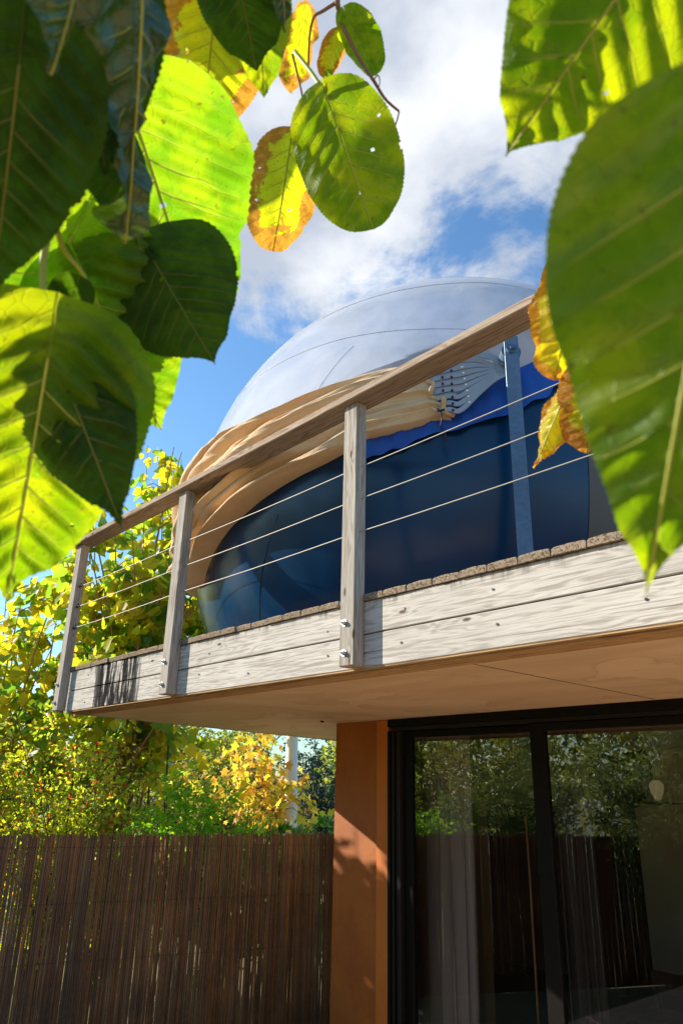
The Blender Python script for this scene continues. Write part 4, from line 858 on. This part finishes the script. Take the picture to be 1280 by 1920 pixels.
def fleaf(parent, base, tip, db, dt_, wr, mat, roll=0.0, curl=0.12, bend=0.10, pw=0.85, q=0.010, back=0.24, teeth=0.014, nt=34, fold=0.10, ns=132, nv=30, wave=0.02, sway=0.0, bs=0.37, holes=0, name='leaf', veins=True, seed=None, shift=0.0):
    """a toothed, quilted leaf blade from its base point to its tip, vein side towards the viewer"""
    rs = random.Random(seed if seed is not None else hash((base, tip)) & 0xffff)
    B = at(base[0], base[1], db)+SUN*shift; T = at(tip[0], tip[1], dt_)+SUN*shift; L = float(np.linalg.norm(T-B)); Y = (T-B)/L
    v = -ray((base[0]+tip[0])/2, (base[1]+tip[1])/2); Nn = v-Y*(v@Y); Nn /= np.linalg.norm(Nn); X = np.cross(Y, Nn)
    c_, s_ = math.cos(roll), math.sin(roll); X, Nn = X*c_+Nn*s_, Nn*c_-X*s_
    mx = (bs/(bs+pw))**bs*(1-bs/(bs+pw))**pw
    p1_, p2_, p3_ = rs.uniform(0, 6), rs.uniform(0, 6), rs.uniform(0, 6)
    V = np.zeros(((ns+1), (2*nv+1), 3)); UV = np.zeros(((ns+1), (2*nv+1), 2)); ED = np.zeros_like(UV)
    for i in range(ns+1):
        s = i/ns
        w = wr*0.5*(s**bs)*((1-s)**pw)/mx*(1-0.55*max(0, (s-.84)/.16)**0.7*(pw > .6))
        tooth = teeth*abs(math.sin(0))  # placeholder of a flat margin
        fr_ = (s*nt) % 1.0
        tooth = teeth*(1-abs(2*fr_-1))*(0.6+0.4*math.sin(i*1.7))*(1 if s < .97 else 0)
        for j in range(2*nv+1):
            vv = (j-nv)/nv; av = abs(vv); sgn = 1 if vv >= 0 else -1
            x_ = vv*(w+tooth*max(0, (av-0.85)/0.15))
            y_ = s-back*(av**1.8)*((1-s)**3)
            y_ += 0.006*math.sin(p1_+9*s)*av
            ph = (y_-0.72*abs(x_)+(0.0))*8+(0.35 if x_ > 0 else 0)
            quilt = q*math.cos(2*PI*ph)*min(1, av*4)*(1-av**6)
            z_ = curl*(x_**2)*-2.0 - bend*(s*s) - fold*abs(x_) + quilt + 0.006*math.exp(-(x_/0.02)**2)*-1
            z_ += (0.014*math.sin(p1_+7.3*x_/max(wr, .3)*2+5*s)+0.008*math.sin(p2_+11*s-9*x_)+0.006*math.sin(p3_+17*x_+21*s))*min(1, 2*av+.15)
            z_ += wave*av*av*math.sin(p2_+s*13+sgn*1.3)+0.5*wave*av**3*math.sin(p3_+s*29*sgn)
            x2 = x_+sway*(math.sin(PI*s))
            V[i, j] = B+L*(X*x2+Y*y_+Nn*z_); UV[i, j] = (0.5+x_, y_); ED[i, j] = (av, s)
    W_ = 2*nv+1; spots = [(rs.uniform(.12, .85), rs.uniform(-.8, .8), rs.uniform(.006, .016)) for _ in range(holes)]
    nib = [(rs.uniform(.15, .8), rs.choice((-1, 1)), rs.uniform(.015, .03)) for _ in range(holes//2)]
    def gone(i, j):
        a, b = i/ns, (j+.5-nv)/nv
        for sa, sb, r_ in spots:
            if ((a-sa)/r_)**2+((b-sb)/(r_*2.6))**2 < 1: return True
        for sa, sb, r_ in nib:
            if ((a-sa)/r_)**2+((b-sb)/(r_*2.2))**2 < 1: return True
        return False
    Fc = np.array([[i*W_+j, i*W_+j+1, (i+1)*W_+j+1, (i+1)*W_+j] for i in range(ns) for j in range(2*nv) if not (holes and gone(i, j))])
    me = mesh_np('leaf', V.reshape(-1, 3), Fc.ravel(), np.full(len(Fc), 4))
    for nm, A in (('UVMap', UV), ('Edge', ED)):
        l = me.uv_layers.new(name=nm); l.data.foreach_set('uv', A.reshape(-1, 2)[Fc.ravel()].astype(np.float32).ravel())
    o = obj(name, me, mat, parent, True)
    if veins:   # raised ribs on the underside: midrib and side veins, one mesh under the blade
        ribs = []
        mid = [V[i, nv]+Nn*0.0006 for i in range(0, ns+1, 6)]; n_ = len(mid)
        ribs.append((mid, np.linspace(min(0.0065*L, .0013), 0.0004, n_)))
        for side in (-1, 1):
            for k in range(0, 7):
                s0 = (k-(0.35 if side > 0 else 0))/8.0 if k else 0.0
                if s0 < 0: continue
                pts = []
                for a in np.linspace(0, 1, 9):
                    # along the vein x grows while y = s0 + 0.72|x|
                    xt = a*0.55
                    yt = s0+0.72*xt+0.02*a
                    i = min(ns, max(0, int(round((yt+0.05*a*(1-yt)**3)*ns)))); w = wr*0.5*((i/ns)**bs)*((1-i/ns)**pw)/mx
                    if w < 1e-4 or xt > w*0.93: break
                    j = int(round(nv+side*xt/w*nv)); pts.append(V[i, j]+Nn*0.0004)
                if len(pts) >= 3: ribs.append((smooth_line(pts, 8), np.linspace(0.0028*min(L, .2), 0.0001, 8)))
        tubes('leaf_vein', ribs, M_PETD if mat is LF_D else M_PET, o, 6)
    return o
def stem(parent, pts, r_, mat=M_PET, name='petiole', n=14):
    L = smooth_line([at(x, y, d) for x, y, d in pts], n); rr_ = np.linspace(r_[0], r_[1], n); return tubes(name, [(L, rr_)], mat, parent, 8)

# --- left cluster
g1 = empty('leafy_branch', at(60, -60, 0.6)); tag(g1, 'large mulberry branch with broad green leaves filling the upper left', 'branch')
stem(g1, [(-300, -500, .9), (-60, -260, .75), (60, -60, .6), (130, 80, .55), (100, 400, .5)], (.008, .004), M_PETB, 'twig', 20)
stem(g1, [(60, -60, .62), (300, -160, .8), (620, -120, 1.0), (640, -60, 1.05)], (.007, .003), M_PETB, 'twig', 20)
stem(g1, [(100, 400, .5), (80, 500, .48), (88, 600, .47), (93, 655, .46)], (.0022, .0018))
stem(g1, [(100, 400, .5), (118, 465, .56), (150, 505, .58), (165, 532, .58)], (.002, .0014))
stem(g1, [(130, 80, .55), (90, 130, .50), (50, 190, .46), (38, 150, .44)], (.002, .0016))
# behind, bright
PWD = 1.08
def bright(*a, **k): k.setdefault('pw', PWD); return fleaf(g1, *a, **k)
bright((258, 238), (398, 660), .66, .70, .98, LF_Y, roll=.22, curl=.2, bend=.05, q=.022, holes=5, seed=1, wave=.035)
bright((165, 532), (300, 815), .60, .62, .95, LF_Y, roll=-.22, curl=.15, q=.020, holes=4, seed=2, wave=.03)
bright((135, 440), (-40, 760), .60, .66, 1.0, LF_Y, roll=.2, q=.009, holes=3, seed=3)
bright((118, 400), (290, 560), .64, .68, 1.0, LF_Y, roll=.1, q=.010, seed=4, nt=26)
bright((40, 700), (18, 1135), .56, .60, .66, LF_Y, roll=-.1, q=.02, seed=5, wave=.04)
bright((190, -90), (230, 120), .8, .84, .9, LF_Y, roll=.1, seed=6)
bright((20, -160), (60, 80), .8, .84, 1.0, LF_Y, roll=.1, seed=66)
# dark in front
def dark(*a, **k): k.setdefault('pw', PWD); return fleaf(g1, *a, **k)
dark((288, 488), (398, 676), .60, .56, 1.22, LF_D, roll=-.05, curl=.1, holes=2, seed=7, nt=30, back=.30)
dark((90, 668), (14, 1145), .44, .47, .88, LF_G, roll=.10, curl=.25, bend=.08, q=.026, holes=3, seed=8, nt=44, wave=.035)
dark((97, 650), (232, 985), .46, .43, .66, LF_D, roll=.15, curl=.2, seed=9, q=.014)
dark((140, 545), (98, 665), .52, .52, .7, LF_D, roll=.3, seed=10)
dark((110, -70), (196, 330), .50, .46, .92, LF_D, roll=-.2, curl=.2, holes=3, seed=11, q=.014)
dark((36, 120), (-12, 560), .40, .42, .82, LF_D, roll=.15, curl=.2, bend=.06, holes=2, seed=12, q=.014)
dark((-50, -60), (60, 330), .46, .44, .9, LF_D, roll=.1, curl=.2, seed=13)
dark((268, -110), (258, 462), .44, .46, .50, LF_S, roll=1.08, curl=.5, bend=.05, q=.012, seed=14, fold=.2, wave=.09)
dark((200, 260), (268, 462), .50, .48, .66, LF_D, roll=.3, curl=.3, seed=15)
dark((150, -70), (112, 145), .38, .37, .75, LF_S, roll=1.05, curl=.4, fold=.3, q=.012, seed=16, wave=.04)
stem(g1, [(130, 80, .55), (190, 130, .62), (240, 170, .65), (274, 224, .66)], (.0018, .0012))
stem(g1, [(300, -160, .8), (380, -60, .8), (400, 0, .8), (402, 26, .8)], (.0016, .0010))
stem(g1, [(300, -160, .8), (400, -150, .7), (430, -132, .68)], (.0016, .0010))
# leaves added toward the sun, outside the picture, to shade the ones above
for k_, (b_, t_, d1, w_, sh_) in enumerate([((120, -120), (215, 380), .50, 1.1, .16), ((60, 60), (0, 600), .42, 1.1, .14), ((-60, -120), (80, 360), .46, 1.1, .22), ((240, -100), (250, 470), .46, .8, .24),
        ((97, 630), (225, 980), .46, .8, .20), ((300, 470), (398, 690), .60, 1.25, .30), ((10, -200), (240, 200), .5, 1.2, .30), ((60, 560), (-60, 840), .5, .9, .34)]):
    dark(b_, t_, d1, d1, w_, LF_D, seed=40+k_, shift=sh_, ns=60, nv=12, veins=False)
# --- upper middle
fleaf(g1, (402, 24), (376, 272), .80, .84, .86, LF_B, roll=-.2, curl=.2, holes=3, seed=17, teeth=.018)
fleaf(g1, (330, -50), (296, 150), .84, .86, .9, LF_B, roll=.2, seed=18)
fleaf(g1, (430, -130), (478, 128), .68, .66, .80, LF_D, roll=-.1, seed=19, pw=.7)
fleaf(g1, (520, -120), (545, 60), .66, .66, .5, LF_S, roll=1.0, seed=59, q=.03)
fleaf(g1, (478, -70), (502, 178), .72, .70, .66, LF_G, roll=.35, seed=20, pw=.9)
fleaf(g1, (430, -120), (492, 150), .68, .66, .95, LF_D, seed=49, shift=.3, ns=60, nv=12, veins=False)  # leaf added toward the sun to shade the dark leaves above
g2 = empty('leafy_branch', at(635, -40, 1.0)); tag(g2, 'thin twig hanging at top centre with one broad green and several yellowing leaves', 'branch')
stem(g2, [(640, -60, 1.05), (632, 0, 1.0), (640, 30, 1.0), (648, 60, .98), (680, 120, .96), (700, 150, .95), (722, 185, .95), (748, 208, .95)], (.0034, .0014), M_PETB, 'twig', 26)
stem(g2, [(630, 4, 1.0), (605, 20, 1.0), (588, 32, 1.0), (580, 70, 1.0), (578, 130, 1.0)], (.0022, .0010), M_PETB, 'twig')
stem(g2, [(552, 95, .98), (580, 130, .95), (600, 160, .92), (613, 184, .90)], (.0026, .0020))
stem(g2, [(548, 100, 1.0), (560, 150, 1.0), (567, 190, .98), (556, 230, .97), (545, 262, .96)], (.0014, .0010), M_PETB)
stem(g2, [(748, 208, .95), (744, 225, .95), (738, 242, .95)], (.0010, .0008), M_PETB)
stem(g2, [(700, 150, .95), (708, 140, .95), (712, 152, .95), (708, 168, .94)], (.0008, .0005), M_PETB)
fleaf(g2, (613, 180), (698, 428), .90, .86, .80, LF_G, roll=-.12, curl=.10, pw=.50, holes=3, seed=21, back=.14, teeth=.010, nt=40, bend=.05, q=.005, wave=.02)
fleaf(g2, (640, 240), (712, 460), .90, .86, 1.0, LF_D, pw=.50, seed=50, back=.08, shift=1.0, ns=60, nv=12, veins=False)  # unseen leaf added toward the sun, shades the broad leaf's lower part
fleaf(g2, (546, 260), (518, 476), .96, .98, .68, LF_B, roll=.3, curl=.2, pw=.45, holes=4, seed=22, back=.10, teeth=.010, nt=36, wave=.03, q=.005)
fleaf(g2, (645, 22), (700, 143), .98, .98, .70, LF_G, roll=-.5, curl=.2, pw=.5, seed=23, fold=.3, back=.08, ns=80, nv=16, veins=False)
fleaf(g2, (640, 60), (608, 146), 1.0, 1.0, .66, LF_B, roll=.5, curl=.2, pw=.5, seed=24, back=.08, ns=80, nv=16, veins=False)
fleaf(g2, (572, 10), (552, 178), 1.0, 1.02, .46, LF_B, roll=.4, curl=.3, pw=.45, seed=25, wave=.06, back=.05, ns=80, nv=16, veins=False)
fleaf(g2, (738, 242), (764, 345), .95, .95, .36, LF_O, roll=1.1, curl=.6, fold=.5, seed=26, ns=80, nv=16, veins=False)
fleaf(g2, (620, 140), (630, 190), .98, .97, .5, LF_Y, roll=.6, fold=.4, seed=27, ns=60, nv=12, veins=False)
# --- right
g3 = empty('leafy_branch', at(1330, -60, 0.4)); tag(g3, 'huge close green leaf and its branch at the right edge', 'branch')
stem(g3, [(1800, -500, .7), (1560, -200, .45), (1480, 0, .32), (1440, 120, .25)], (.006, .002), M_PETB, 'twig', 18)
fleaf(g3, (1330, -260), (940, 308), .42, .44, .80, LF_G, roll=.05, curl=.1, q=.011, holes=2, seed=31, nt=60, pw=1.0, teeth=.008)
fleaf(g3, (1372, 215), (1206, 1130), .235, .25, .66, LF_G, roll=-.06, curl=.12, bend=.03, q=.010, pw=1.30, bs=.40, seed=32, nt=56, ns=200, nv=44, teeth=.008, back=.10)
fleaf(g3, (1350, -120), (1268, 120), .5, .52, .6, LF_Y, roll=.1, seed=33)
fleaf(g3, (1300, -40), (1160, 300), .26, .26, .7, LF_D, seed=51, shift=.8, ns=60, nv=12, veins=False)  # unseen leaf added toward the sun to shade the huge leaf's top
g4 = empty('curled_leaf_spray', at(1010, 480, .8)); tag(g4, 'curled yellow and orange leaves hanging beside the huge right leaf', 'branch')
stem(g4, [(1330, -60, .5), (1200, 200, .7), (1060, 470, .8), (1045, 500, .8)], (.003, .001), M_PETB, 'twig', 14)
stem(g4, [(1150, 400, .76), (1110, 560, .78), (1088, 690, .78)], (.0016, .0008), M_PETB, 'twig', 10)
fleaf(g4, (1082, 492), (1050, 712), .80, .78, .52, LF_O, roll=.45, curl=.7, fold=.35, wave=.06, seed=34, pw=.5)
fleaf(g4, (1104, 645), (990, 875), .79, .79, .40, LF_O, roll=-.5, curl=.7, fold=.5, wave=.05, seed=35, pw=.8)
fleaf(g4, (1112, 690), (1108, 852), .78, .78, .62, LF_B, roll=.45, curl=.5, fold=.4, wave=.05, seed=36, pw=.5)

# ------------------------------------------------------------ things of one kind share a group
GR = {'mulberry_tree': 'broad leaved trees at the left', 'sapling': 'thin saplings beside the dome', 'berry_shrub': 'fine leaved shrubs above the fence', 'laurel_bush': 'laurel bushes behind the fence',
      'plane_tree': 'golden autumn trees', 'olive_tree': 'loose yellow green trees in the distance', 'cypress_tree': 'dark conifers in the distance', 'oleander': 'oleanders mirrored in the door',
      'garden_shrub': 'garden shrubs left of the picture', 'pendant_lamp': 'lamps inside the room', 'curtain': 'curtains behind the glass door', 'reed_fence': 'brown reed fences', 'leafy_branch': 'leafy branches close to the camera'}
for o in list(COL.objects):
    if o.parent is None and o.name.split('.')[0] in GR: o['group'] = GR[o.name.split('.')[0]]
